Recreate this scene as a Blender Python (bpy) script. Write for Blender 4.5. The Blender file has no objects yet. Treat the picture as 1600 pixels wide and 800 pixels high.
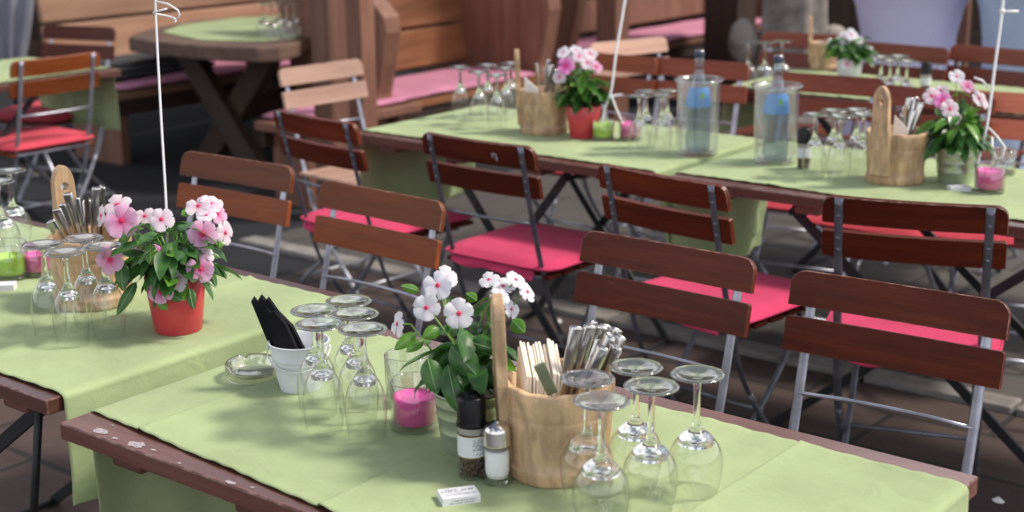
import bpy, bmesh, math, random
from mathutils import Vector, Matrix, noise

# ------------------------------------------------------------------ camera, world, sun
scene = bpy.context.scene
CAM = Vector((2.0431, -1.3493, 1.6541))
CR = Vector((0.78435, 0.62025, -0.00959)).normalized()
CU = Vector((-0.15338, 0.20889, 0.96584)).normalized()
CF = Vector((-0.60106, 0.75608, -0.25897)).normalized()
FPX = 2321.8            # focal length in pixels of a 1600 px wide frame

cam_data = bpy.data.cameras.new('camera')
cam = bpy.data.objects.new('camera', cam_data)
scene.collection.objects.link(cam)
cam.matrix_world = Matrix(((CR.x, CU.x, -CF.x, CAM.x), (CR.y, CU.y, -CF.y, CAM.y), (CR.z, CU.z, -CF.z, CAM.z), (0, 0, 0, 1)))
cam_data.sensor_width = 36.0
cam_data.lens = 36.0 * FPX / 1600
cam_data.clip_start = 0.05
cam_data.clip_end = 400
cam_data.dof.use_dof = True
cam_data.dof.focus_distance = 2.62
cam_data.dof.aperture_fstop = 4.0
scene.camera = cam

SUN_EL, SUN_AZ = 52.0, 48.0     # azimuth clockwise from +Y
world = bpy.data.worlds.new('World')
scene.world = world
world.use_nodes = True
wn = world.node_tree
for n in list(wn.nodes): wn.nodes.remove(n)
sky = wn.nodes.new('ShaderNodeTexSky'); sky.sky_type = 'NISHITA'; sky.sun_disc = False
sky.sun_elevation = math.radians(SUN_EL); sky.sun_rotation = math.radians(SUN_AZ)
sky.dust_density = 4.5; sky.ozone_density = 0.8; sky.air_density = 1.0
bg = wn.nodes.new('ShaderNodeBackground'); bg.inputs['Strength'].default_value = 0.065
wo = wn.nodes.new('ShaderNodeOutputWorld')
wtc = wn.nodes.new('ShaderNodeTexCoord')
wnz = wn.nodes.new('ShaderNodeTexNoise'); wnz.inputs['Scale'].default_value = 2.3; wnz.inputs['Detail'].default_value = 5
wrp = wn.nodes.new('ShaderNodeValToRGB'); wrp.color_ramp.elements[0].position = .49; wrp.color_ramp.elements[1].position = .60
wmx = wn.nodes.new('ShaderNodeMix'); wmx.data_type = 'RGBA'; wmx.inputs[7].default_value = (15, 15.2, 16, 1)  # unseen bright clouds, added to whiten the light and the glass highlights
wsp = wn.nodes.new('ShaderNodeSeparateXYZ'); wn.links.new(wtc.outputs['Generated'], wsp.inputs[0])
whz = wn.nodes.new('ShaderNodeMath'); whz.operation = 'MULTIPLY_ADD'; whz.inputs[1].default_value = -.38; whz.inputs[2].default_value = .21   # more of the added cloud towards the horizon, brightening reflections
wad = wn.nodes.new('ShaderNodeMath'); wad.operation = 'ADD'
wn.links.new(wsp.outputs['Z'], whz.inputs[0]); wn.links.new(whz.outputs[0], wad.inputs[1]); wn.links.new(wnz.outputs['Fac'], wad.inputs[0])
wn.links.new(wtc.outputs['Generated'], wnz.inputs['Vector']); wn.links.new(wad.outputs[0], wrp.inputs[0])
wn.links.new(wrp.outputs[0], wmx.inputs[0]); wn.links.new(sky.outputs[0], wmx.inputs[6]); wn.links.new(wmx.outputs[2], bg.inputs[0]); wn.links.new(bg.outputs[0], wo.inputs[0])
sun_d = bpy.data.lights.new('sun', 'SUN'); sun_d.energy = 2.4; sun_d.angle = math.radians(10); sun_d.color = (1, .93, .82)
sun = bpy.data.objects.new('sun', sun_d); scene.collection.objects.link(sun)
sd = Vector((math.sin(math.radians(SUN_AZ)) * math.cos(math.radians(SUN_EL)), math.cos(math.radians(SUN_AZ)) * math.cos(math.radians(SUN_EL)), math.sin(math.radians(SUN_EL))))
sun.rotation_euler = (-sd).to_track_quat('-Z', 'Y').to_euler()
scene.view_settings.view_transform = 'Standard'
scene.view_settings.look = 'None'
scene.view_settings.exposure = 0.64
scene.view_settings.gamma = 1
scene.render.engine = 'CYCLES'
cy = scene.cycles
cy.use_denoising = True
cy.max_bounces = 12; cy.transmission_bounces = 12; cy.transparent_max_bounces = 24; cy.diffuse_bounces = 4; cy.glossy_bounces = 5
cy.sample_clamp_indirect = 8
cy.blur_glossy = 0.6

PI = math.pi
rnd = random.Random(7)

def at(px, py, z=.75):
    d = CF + CR * ((px - 800) / FPX) - CU * ((py - 400) / FPX)
    t = (z - CAM.z) / d.z
    p = CAM + d * t
    return Vector((p.x, p.y, z))

def ray(px, py, depth):
    return CAM + (CF + CR * ((px - 800) / FPX) - CU * ((py - 400) / FPX)) * depth

def depth_of(p):
    return (Vector(p) - CAM).dot(CF)

# ------------------------------------------------------------------ materials
def newmat(name):
    m = bpy.data.materials.new(name); m.use_nodes = True
    nt = m.node_tree
    return m, nt, nt.nodes['Principled BSDF']

def N(nt, typ, **kw):
    n = nt.nodes.new(typ)
    for k, v in kw.items():
        if k in n.inputs: n.inputs[k].default_value = v
        else: setattr(n, k, v)
    return n

def L(nt, a, b): nt.links.new(a, b)

def coords(nt, scale=(1, 1, 1), shuffle=True):
    tc = N(nt, 'ShaderNodeTexCoord')
    mp = N(nt, 'ShaderNodeMapping'); mp.inputs['Scale'].default_value = scale
    if shuffle:
        oi = N(nt, 'ShaderNodeObjectInfo')
        mm = N(nt, 'ShaderNodeMath', operation='MULTIPLY'); mm.inputs[1].default_value = 37.0
        L(nt, oi.outputs['Random'], mm.inputs[0])
        va = N(nt, 'ShaderNodeVectorMath', operation='ADD')
        L(nt, tc.outputs['Object'], va.inputs[0]); L(nt, mm.outputs[0], va.inputs[1])
        L(nt, va.outputs[0], mp.inputs['Vector'])
    else:
        L(nt, tc.outputs['Object'], mp.inputs['Vector'])
    return mp.outputs[0]

def ramp(nt, fac, stops):
    r = N(nt, 'ShaderNodeValToRGB')
    e = r.color_ramp.elements
    while len(e) < len(stops): e.new(.5)
    for i, (p, c) in enumerate(stops):
        e[i].position = p; e[i].color = (*c, 1) if len(c) == 3 else c
    L(nt, fac, r.inputs[0])
    return r.outputs[0]

def bump(nt, b, height, strength=.3, dist=.001):
    bn = N(nt, 'ShaderNodeBump'); bn.inputs['Strength'].default_value = strength; bn.inputs['Distance'].default_value = dist
    L(nt, height, bn.inputs['Height']); L(nt, bn.outputs[0], b.inputs['Normal'])

def wood(name, dark, mid, light, axis=0, rough=.35, coat=0.0, grain=60, spec=.5, vary=.25):
    m, nt, b = newmat(name)
    sc = [grain, grain, grain]; sc[axis] = grain * .045
    v = coords(nt, sc)
    n1 = N(nt, 'ShaderNodeTexNoise', Scale=1.0, Detail=6.0, Roughness=.65, Distortion=.6); L(nt, v, n1.inputs['Vector'])
    sc2 = [9, 9, 9]; sc2[axis] = 2.2
    v2 = coords(nt, sc2)
    n2 = N(nt, 'ShaderNodeTexNoise', Scale=1.0, Detail=3.0); L(nt, v2, n2.inputs['Vector'])
    mx = N(nt, 'ShaderNodeMix', data_type='FLOAT'); mx.inputs[0].default_value = .45
    L(nt, n1.outputs['Fac'], mx.inputs[2]); L(nt, n2.outputs['Fac'], mx.inputs[3])
    col = ramp(nt, mx.outputs[0], [(.28, dark), (.5, mid), (.74, light)])
    oi = N(nt, 'ShaderNodeObjectInfo')
    mr = N(nt, 'ShaderNodeMapRange'); mr.inputs['To Min'].default_value = 1 - vary; mr.inputs['To Max'].default_value = 1 + vary
    L(nt, oi.outputs['Random'], mr.inputs['Value'])
    hs = N(nt, 'ShaderNodeHueSaturation'); L(nt, mr.outputs[0], hs.inputs['Value']); L(nt, col, hs.inputs['Color'])
    L(nt, hs.outputs[0], b.inputs['Base Color'])
    sc3 = [70, 70, 70]; sc3[axis] = 9
    v3 = coords(nt, sc3); n3 = N(nt, 'ShaderNodeTexNoise', Scale=1.0, Detail=2.0, Distortion=1.2); L(nt, v3, n3.inputs['Vector'])
    rs = N(nt, 'ShaderNodeMapRange'); rs.inputs['From Min'].default_value = .73; rs.inputs['From Max'].default_value = .80; rs.inputs['To Max'].default_value = .35
    L(nt, n3.outputs['Fac'], rs.inputs['Value'])
    sx = N(nt, 'ShaderNodeMix', data_type='RGBA'); L(nt, rs.outputs[0], sx.inputs[0]); L(nt, hs.outputs[0], sx.inputs[6]); sx.inputs[7].default_value = tuple(min(1, q * 1.5 + .09) for q in light) + (1,)
    L(nt, sx.outputs[2], b.inputs['Base Color'])
    rr = N(nt, 'ShaderNodeMapRange'); rr.inputs['To Min'].default_value = rough * .75; rr.inputs['To Max'].default_value = min(1, rough * 1.35)
    L(nt, n2.outputs['Fac'], rr.inputs['Value']); L(nt, rr.outputs[0], b.inputs['Roughness'])
    b.inputs['Specular IOR Level'].default_value = spec
    b.inputs['Coat Weight'].default_value = coat; b.inputs['Coat Roughness'].default_value = .25
    bump(nt, b, n1.outputs['Fac'], .25, .0008)
    return m

def mottled_pine():
    m = wood('pine_bucket_wood', (.28, .165, .085), (.52, .345, .20), (.66, .48, .31), 2, .5, .08, 60, vary=.08)
    nt = m.node_tree; b = nt.nodes['Principled BSDF']
    src = b.inputs['Base Color'].links[0].from_socket
    v = coords(nt, (28, 28, 13)); n1 = N(nt, 'ShaderNodeTexNoise', Scale=1.0, Detail=5.0, Roughness=.6, Distortion=.8); L(nt, v, n1.inputs['Vector'])
    mr = N(nt, 'ShaderNodeMapRange'); mr.inputs['From Min'].default_value = .35; mr.inputs['From Max'].default_value = .65; mr.inputs['To Min'].default_value = .62; mr.inputs['To Max'].default_value = 1.18
    L(nt, n1.outputs['Fac'], mr.inputs['Value'])
    hs = N(nt, 'ShaderNodeHueSaturation'); L(nt, src, hs.inputs['Color']); L(nt, mr.outputs[0], hs.inputs['Value']); L(nt, hs.outputs[0], b.inputs['Base Color'])
    return m

def plain(name, col, rough=.5, metal=0.0, noise_amt=.12, nscale=30, bumpd=.0, spec=.5, sheen=0, sss=0):
    m, nt, b = newmat(name)
    v = coords(nt, (nscale,) * 3)
    n1 = N(nt, 'ShaderNodeTexNoise', Scale=1.0, Detail=4.0); L(nt, v, n1.inputs['Vector'])
    c = ramp(nt, n1.outputs['Fac'], [(.3, tuple(x * (1 - noise_amt) for x in col)), (.7, tuple(min(1, x * (1 + noise_amt)) for x in col))])
    L(nt, c, b.inputs['Base Color'])
    b.inputs['Roughness'].default_value = rough; b.inputs['Metallic'].default_value = metal
    b.inputs['Specular IOR Level'].default_value = spec
    if sheen: b.inputs['Sheen Weight'].default_value = sheen
    if sss:
        b.inputs['Subsurface Weight'].default_value = sss; b.inputs['Subsurface Scale'].default_value = .01
        b.inputs['Subsurface Radius'].default_value = (1, .6, .6)
    if bumpd: bump(nt, b, n1.outputs['Fac'], .5, bumpd)
    return m

def fabric(name, col, weave=900, amt=.16, wr=.0026, rough=.9, patch=.13, sheen=.06):
    m, nt, b = newmat(name)
    v = coords(nt, (1, 1, 1))
    big = N(nt, 'ShaderNodeTexNoise', Scale=5.0, Detail=3.0); L(nt, v, big.inputs['Vector'])
    c = ramp(nt, big.outputs['Fac'], [(.3, tuple(x * (1 - patch) for x in col)), (.7, tuple(min(1, x * (1 + patch)) for x in col))])
    fine = N(nt, 'ShaderNodeTexNoise', Scale=float(weave), Detail=1.0); L(nt, v, fine.inputs['Vector'])
    mr = N(nt, 'ShaderNodeMapRange'); mr.inputs['To Min'].default_value = 1 - amt; mr.inputs['To Max'].default_value = 1 + amt
    L(nt, fine.outputs['Fac'], mr.inputs['Value'])
    hs = N(nt, 'ShaderNodeHueSaturation'); L(nt, c, hs.inputs['Color']); L(nt, mr.outputs[0], hs.inputs['Value'])
    L(nt, hs.outputs[0], b.inputs['Base Color'])
    b.inputs['Roughness'].default_value = rough; b.inputs['Sheen Weight'].default_value = sheen
    b.inputs['Specular IOR Level'].default_value = .2
    w1 = N(nt, 'ShaderNodeTexNoise', Scale=14.0, Detail=4.0, Distortion=1.5); L(nt, v, w1.inputs['Vector'])
    ad = N(nt, 'ShaderNodeMath', operation='MULTIPLY_ADD'); ad.inputs[1].default_value = .12
    L(nt, fine.outputs['Fac'], ad.inputs[0]); L(nt, w1.outputs['Fac'], ad.inputs[2])
    bump(nt, b, ad.outputs[0], .6, wr * 2)
    return m

def glass(name, col=(1, 1, 1), ior=1.45, rough=0.0):
    m, nt, b = newmat(name)
    b.inputs['Base Color'].default_value = (*col, 1); b.inputs['Roughness'].default_value = rough
    b.inputs['IOR'].default_value = ior; b.inputs['Transmission Weight'].default_value = 1
    return m

def thin_glass(name, col=(1, 1, 1), k=1.0, ior=1.5, body=0.0, bodycol=(1, 1, 1)):
    """a pane-thin wall of glass: clear straight on, mirroring towards its edges"""
    m, nt, b = newmat(name)
    nt.nodes.remove(b)
    out = nt.nodes['Material Output']
    tr = N(nt, 'ShaderNodeBsdfTransparent'); tr.inputs[0].default_value = (*col, 1)
    gl = N(nt, 'ShaderNodeBsdfGlossy'); gl.inputs['Roughness'].default_value = .03
    fr = N(nt, 'ShaderNodeLayerWeight'); fr.inputs[0].default_value = .5
    pw = N(nt, 'ShaderNodeMath', operation='POWER'); pw.inputs[1].default_value = 3.2
    L(nt, fr.outputs['Facing'], pw.inputs[0])
    mu = N(nt, 'ShaderNodeMath', operation='MULTIPLY_ADD'); mu.inputs[1].default_value = .85 * k; mu.inputs[2].default_value = .07 * k; mu.use_clamp = True
    L(nt, pw.outputs[0], mu.inputs[0])
    mix = N(nt, 'ShaderNodeMixShader'); L(nt, mu.outputs[0], mix.inputs[0]); L(nt, tr.outputs[0], mix.inputs[1]); L(nt, gl.outputs[0], mix.inputs[2])
    last = mix
    if body:
        df = N(nt, 'ShaderNodeBsdfDiffuse'); df.inputs[0].default_value = (*bodycol, 1)
        m2 = N(nt, 'ShaderNodeMixShader'); m2.inputs[0].default_value = body
        L(nt, mix.outputs[0], m2.inputs[1]); L(nt, df.outputs[0], m2.inputs[2]); last = m2
    L(nt, last.outputs[0], out.inputs['Surface'])
    return m

def foot_glass():
    m, nt, b = newmat('wine_glass_foot')
    out = nt.nodes['Material Output']
    b.inputs['Transmission Weight'].default_value = 1; b.inputs['Roughness'].default_value = 0; b.inputs['IOR'].default_value = 1.45
    b.inputs['Base Color'].default_value = (1, 1, 1, 1)
    tr = N(nt, 'ShaderNodeBsdfTransparent'); gl = N(nt, 'ShaderNodeBsdfGlossy'); gl.inputs['Roughness'].default_value = .02
    m1 = N(nt, 'ShaderNodeMixShader'); m1.inputs[0].default_value = .6
    L(nt, tr.outputs[0], m1.inputs[1]); L(nt, gl.outputs[0], m1.inputs[2])
    m2 = N(nt, 'ShaderNodeMixShader'); m2.inputs[0].default_value = .42
    L(nt, b.outputs[0], m2.inputs[1]); L(nt, m1.outputs[0], m2.inputs[2]); L(nt, m2.outputs[0], out.inputs['Surface'])
    return m

M = {}
M['slat'] = wood('varnished_dark_red_slat', (.045, .007, .003), (.100, .015, .006), (.180, .034, .012), 0, .36, .05, 60, spec=.22)
M['slat_red'] = wood('varnished_red_brown_slat', (.09, .018, .009), (.18, .040, .018), (.27, .07, .03), 0, .40, .08, 60, spec=.3)
M['slat_orange'] = wood('varnished_orange_slat', (.085, .020, .006), (.19, .045, .011), (.29, .075, .020), 0, .42, .04, 60, spec=.24)
M['slat_sunlit'] = wood('sunlit_orange_slat', (.42, .10, .04), (.62, .17, .075), (.75, .26, .13), 0, .4, .2, 60)  # brighter orange: the sun patch on this chair is painted into the colour
M['slat_pale'] = wood('bleached_pale_slat', (.34, .19, .14), (.48, .29, .22), (.60, .40, .31), 0, .5, .1, 60)
M['table'] = wood('dark_red_table_wood', (.055, .018, .014), (.11, .040, .030), (.18, .075, .058), 0, .26, .8, 45, spec=.5)
M['board'] = wood('oiled_brown_board', (.10, .035, .014), (.21, .080, .032), (.33, .145, .065), 1, .5, .1, 16)
M['board_pale'] = wood('weathered_tan_board', (.20, .10, .06), (.33, .18, .11), (.45, .27, .18), 1, .6, 0, 14)
M['post'] = wood('brown_post_wood', (.09, .035, .022), (.17, .075, .048), (.27, .13, .09), 2, .6, 0, 22)
M['dark_timber'] = wood('dark_timber', (.012, .006, .004), (.034, .014, .008), (.060, .028, .016), 2, .7, 0, 14)
M['rustic'] = wood('rustic_table_wood', (.05, .028, .020), (.11, .066, .048), (.19, .12, .09), 1, .65, 0, 22)
M['pail_wood'] = mottled_pine()
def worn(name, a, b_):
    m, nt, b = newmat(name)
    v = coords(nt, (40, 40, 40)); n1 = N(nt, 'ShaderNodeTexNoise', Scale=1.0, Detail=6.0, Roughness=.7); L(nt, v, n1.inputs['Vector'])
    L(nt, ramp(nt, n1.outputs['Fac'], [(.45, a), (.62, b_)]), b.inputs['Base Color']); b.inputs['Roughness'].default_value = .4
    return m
M['worn_lit_edge'] = worn('worn_lit_slat_edge', (.10, .024, .012), (.38, .22, .16))  # worn varnish, with pale edge highlights painted into the colour
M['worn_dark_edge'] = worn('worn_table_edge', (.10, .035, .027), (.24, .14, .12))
M['cutwood'] = plain('pale_cut_wood', (.62, .42, .30), .6)
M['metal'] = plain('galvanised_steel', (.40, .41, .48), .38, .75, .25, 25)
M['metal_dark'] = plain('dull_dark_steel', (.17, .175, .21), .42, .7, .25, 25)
M['leg_black'] = plain('black_painted_iron', (.018, .019, .022), .5, .2, .3, 30)
M['steel'] = plain('polished_cutlery_steel', (.50, .48, .46), .16, 1.0, .08, 60)
M['chrome'] = plain('brushed_chrome', (.70, .68, .66), .2, 1.0, .05, 60)
M['cloth'] = fabric('light_green_tablecloth', (.330, .405, .215))
M['cushion'] = fabric('crimson_pink_cushion', (.53, .044, .118), 700, .12)
M['cushion_coral_lit'] = fabric('coral_lit_cushion', (.58, .062, .095), 700, .12)  # same cushions under different light, the difference put into the colour
M['bench_pad'] = fabric('mauve_pink_bench_pad', (.50, .20, .30), 500, .1)
M['grey_cloth'] = fabric('blue_grey_cloth', (.22, .22, .27), 500, .1)
M['charcoal'] = fabric('charcoal_cloth', (.045, .048, .052), 500, .1)
M['lilac'] = fabric('shade_tinted_white_cover', (.60, .58, .80), 500, .05, patch=.03)  # white cover, the bluish shade on it put into the colour
M['skyblue'] = fabric('pale_blue_stretch_cover', (.42, .52, .68), 500, .05, patch=.12)
M['blue'] = fabric('blue_cloth', (.10, .15, .36), 500, .05)
M['terracotta'] = plain('red_plastic_pot', (.54, .050, .062), .33, 0, .05, 12)
M['green_tin'] = plain('sage_green_tin', (.50, .56, .46), .30, .75, .15, 14)
M['white_tin'] = plain('white_enamel_tin', (.66, .69, .74), .32, 0, .05, 20)
M['white'] = plain('white_plastic', (.75, .75, .75), .4, 0, .04, 20)
M['ribbon'] = plain('white_coated_wire', (.78, .78, .80), .35, 0, .04, 20)
M['black'] = plain('glossy_black_plastic', (.004, .004, .005), .3, 0, .1, 20, spec=.3)
M['black_cloth'] = fabric('black_napkin_cloth', (.0075, .008, .011), 900, .15, sheen=.05)
M['napkin'] = plain('cream_paper_napkin', (.88, .80, .70), .85, 0, .05, 40)
M['napkin_white'] = plain('white_paper_napkin', (.80, .76, .72), .85, 0, .05, 40)
M['label'] = plain('white_paper_label', (.66, .68, .72), .6, 0, .03, 40)
M['ink'] = plain('dark_print', (.06, .06, .08), .7, 0, .1, 40)
M['blue_label'] = plain('blue_bottle_label', (.07, .26, .62), .45, 0, .1, 60)
M['green_ink'] = plain('green_print', (.10, .35, .08), .6, 0, .1, 40)
M['salt'] = plain('salt_grains', (.80, .82, .84), .8, 0, .04, 300)
M['pepper'] = plain('peppercorns', (.10, .06, .045), .55, 0, .6, 260)
M['wax_pink'] = plain('magenta_wax', (.66, .035, .33), .38, 0, .06, 20, sss=.3)
M['wax_green'] = plain('lime_wax', (.36, .60, .035), .38, 0, .06, 20, sss=.3)
M['wick'] = plain('wick', (.03, .03, .03), .9)
M['soil'] = plain('soil', (.02, .014, .01), .95, 0, .4, 120, .003)
M['stem'] = plain('green_stem', (.16, .30, .06), .5, 0, .15, 60)
M['stone'] = plain('bark_grey', (.24, .21, .19), .9, 0, .45, 9, .02)
M['leaf_litter'] = plain('dry_leaf', (.45, .33, .16), .8, 0, .2, 40)
M['eye'] = plain('magenta_flower_eye', (.62, .012, .10), .6, 0, .1, 90)
M['scuff'] = plain('worn_paint_patch', (.36, .31, .33), .6, 0, .35, 220)
M['glass'] = glass('clear_glass')
M['thick_glass'] = glass('pressed_glass', (.97, 1, .98), 1.47)
M['bowl'] = thin_glass('wine_glass_bowl', (.985, .99, .985), 1.15)
M['foot'] = foot_glass()
M['cup'] = thin_glass('candle_glass_wall', (.985, .99, .985), 1.5)
M['acrylic'] = thin_glass('clear_acrylic', (.965, .97, .985), 1.1, 1.5, .03, (.85, .87, .95))
M['bottle'] = thin_glass('blue_tinted_glass', (.80, .86, .91), 1.5, 1.5, .05, (.4, .5, .6))

def leaf_mat(name, a, b_):
    m, nt, b = newmat(name)
    v = coords(nt, (1, 1, 1))
    n1 = N(nt, 'ShaderNodeTexNoise', Scale=38.0, Detail=2.0); L(nt, v, n1.inputs['Vector'])
    c = ramp(nt, n1.outputs['Fac'], [(.3, a), (.72, b_)])
    L(nt, c, b.inputs['Base Color']); b.inputs['Roughness'].default_value = .32
    b.inputs['Specular IOR Level'].default_value = .6
    b.inputs['Subsurface Weight'].default_value = 0
    b.inputs['Transmission Weight'].default_value = 0
    out = nt.nodes['Material Output']
    tl = N(nt, 'ShaderNodeBsdfTranslucent'); L(nt, c, tl.inputs[0])
    mix = N(nt, 'ShaderNodeMixShader'); mix.inputs[0].default_value = .3
    L(nt, b.outputs[0], mix.inputs[1]); L(nt, tl.outputs[0], mix.inputs[2]); L(nt, mix.outputs[0], out.inputs['Surface'])
    return m
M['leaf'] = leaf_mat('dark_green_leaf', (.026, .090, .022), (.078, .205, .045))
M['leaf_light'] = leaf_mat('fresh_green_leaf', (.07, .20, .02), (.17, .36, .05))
M['vein'] = plain('pale_midrib', (.20, .34, .14), .5)

def petal_mat(name, inner, mid, outer, r0=.10, r1=.42):
    m, nt, b = newmat(name)
    tc = N(nt, 'ShaderNodeTexCoord')
    ln = N(nt, 'ShaderNodeVectorMath', operation='LENGTH'); L(nt, tc.outputs['Object'], ln.inputs[0])
    n1 = N(nt, 'ShaderNodeTexNoise', Scale=4.0, Detail=2.0); L(nt, tc.outputs['Object'], n1.inputs['Vector'])
    ma = N(nt, 'ShaderNodeMath', operation='MULTIPLY_ADD'); ma.inputs[1].default_value = .22; L(nt, n1.outputs['Fac'], ma.inputs[0]); L(nt, ln.outputs['Value'], ma.inputs[2])
    c = ramp(nt, ma.outputs[0], [(r0 + .1, inner), (r1 + .1, mid), (1.0, outer)])
    L(nt, c, b.inputs['Base Color']); b.inputs['Roughness'].default_value = .6; b.inputs['Specular IOR Level'].default_value = .3
    out = nt.nodes['Material Output']
    tl = N(nt, 'ShaderNodeBsdfTranslucent'); L(nt, c, tl.inputs[0])
    mix = N(nt, 'ShaderNodeMixShader'); mix.inputs[0].default_value = .3
    L(nt, b.outputs[0], mix.inputs[1]); L(nt, tl.outputs[0], mix.inputs[2]); L(nt, mix.outputs[0], out.inputs['Surface'])
    return m
M['petal_white'] = petal_mat('white_petal', (.74, .55, .64), (.73, .71, .80), (.76, .75, .83))
M['petal_pink'] = petal_mat('pink_petal', (.70, .05, .24), (.72, .27, .48), (.75, .45, .64))
M['petal_pale'] = petal_mat('pale_pink_petal', (.75, .25, .42), (.77, .60, .70), (.79, .70, .77))
M['petal_magenta'] = petal_mat('magenta_petal', (.62, .02, .25), (.66, .12, .42), (.72, .30, .58))

# ground materials
def tile_mat(name, c1, c2, mortar, bw=.4, bh=.2, rot=0.0, rough=.75, mort=.012):
    m, nt, b = newmat(name)
    tc = N(nt, 'ShaderNodeTexCoord'); mp = N(nt, 'ShaderNodeMapping'); mp.inputs['Rotation'].default_value = (0, 0, rot)
    L(nt, tc.outputs['Object'], mp.inputs['Vector'])
    br = N(nt, 'ShaderNodeTexBrick'); L(nt, mp.outputs[0], br.inputs['Vector'])
    br.inputs['Scale'].default_value = 1; br.inputs['Brick Width'].default_value = bw; br.inputs['Row Height'].default_value = bh
    br.inputs['Mortar Size'].default_value = mort; br.inputs['Mortar Smooth'].default_value = .3
    br.inputs['Color1'].default_value = (*c1, 1); br.inputs['Color2'].default_value = (*c2, 1); br.inputs['Mortar'].default_value = (*mortar, 1)
    n1 = N(nt, 'ShaderNodeTexNoise', Scale=7.0, Detail=7.0, Roughness=.7); L(nt, tc.outputs['Object'], n1.inputs['Vector'])
    mr = N(nt, 'ShaderNodeMapRange'); mr.inputs['To Min'].default_value = .55; mr.inputs['To Max'].default_value = 1.45
    L(nt, n1.outputs['Fac'], mr.inputs['Value'])
    hs = N(nt, 'ShaderNodeHueSaturation'); L(nt, br.outputs['Color'], hs.inputs['Color']); L(nt, mr.outputs[0], hs.inputs['Value'])
    L(nt, hs.outputs[0], b.inputs['Base Color']); b.inputs['Roughness'].default_value = rough
    ad = N(nt, 'ShaderNodeMath', operation='MULTIPLY_ADD'); ad.inputs[1].default_value = -1.0
    L(nt, br.outputs['Fac'], ad.inputs[0]); L(nt, n1.outputs['Fac'], ad.inputs[2])
    bump(nt, b, ad.outputs[0], .7, .006)
    return m
M['tile'] = tile_mat('brown_paving_tile', (.070, .042, .036), (.048, .031, .029), (.018, .014, .013), .60, .30)
M['slab'] = tile_mat('grey_stone_slab', (.085, .074, .068), (.060, .053, .050), (.04, .035, .03), .5, .5)
M['kerb'] = plain('pale_kerb_stone', (.20, .185, .175), .8, 0, .3, 14, .004)
M['asphalt'] = plain('dark_asphalt', (.009, .010, .014), .98, 0, .4, 60, .003)

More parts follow.
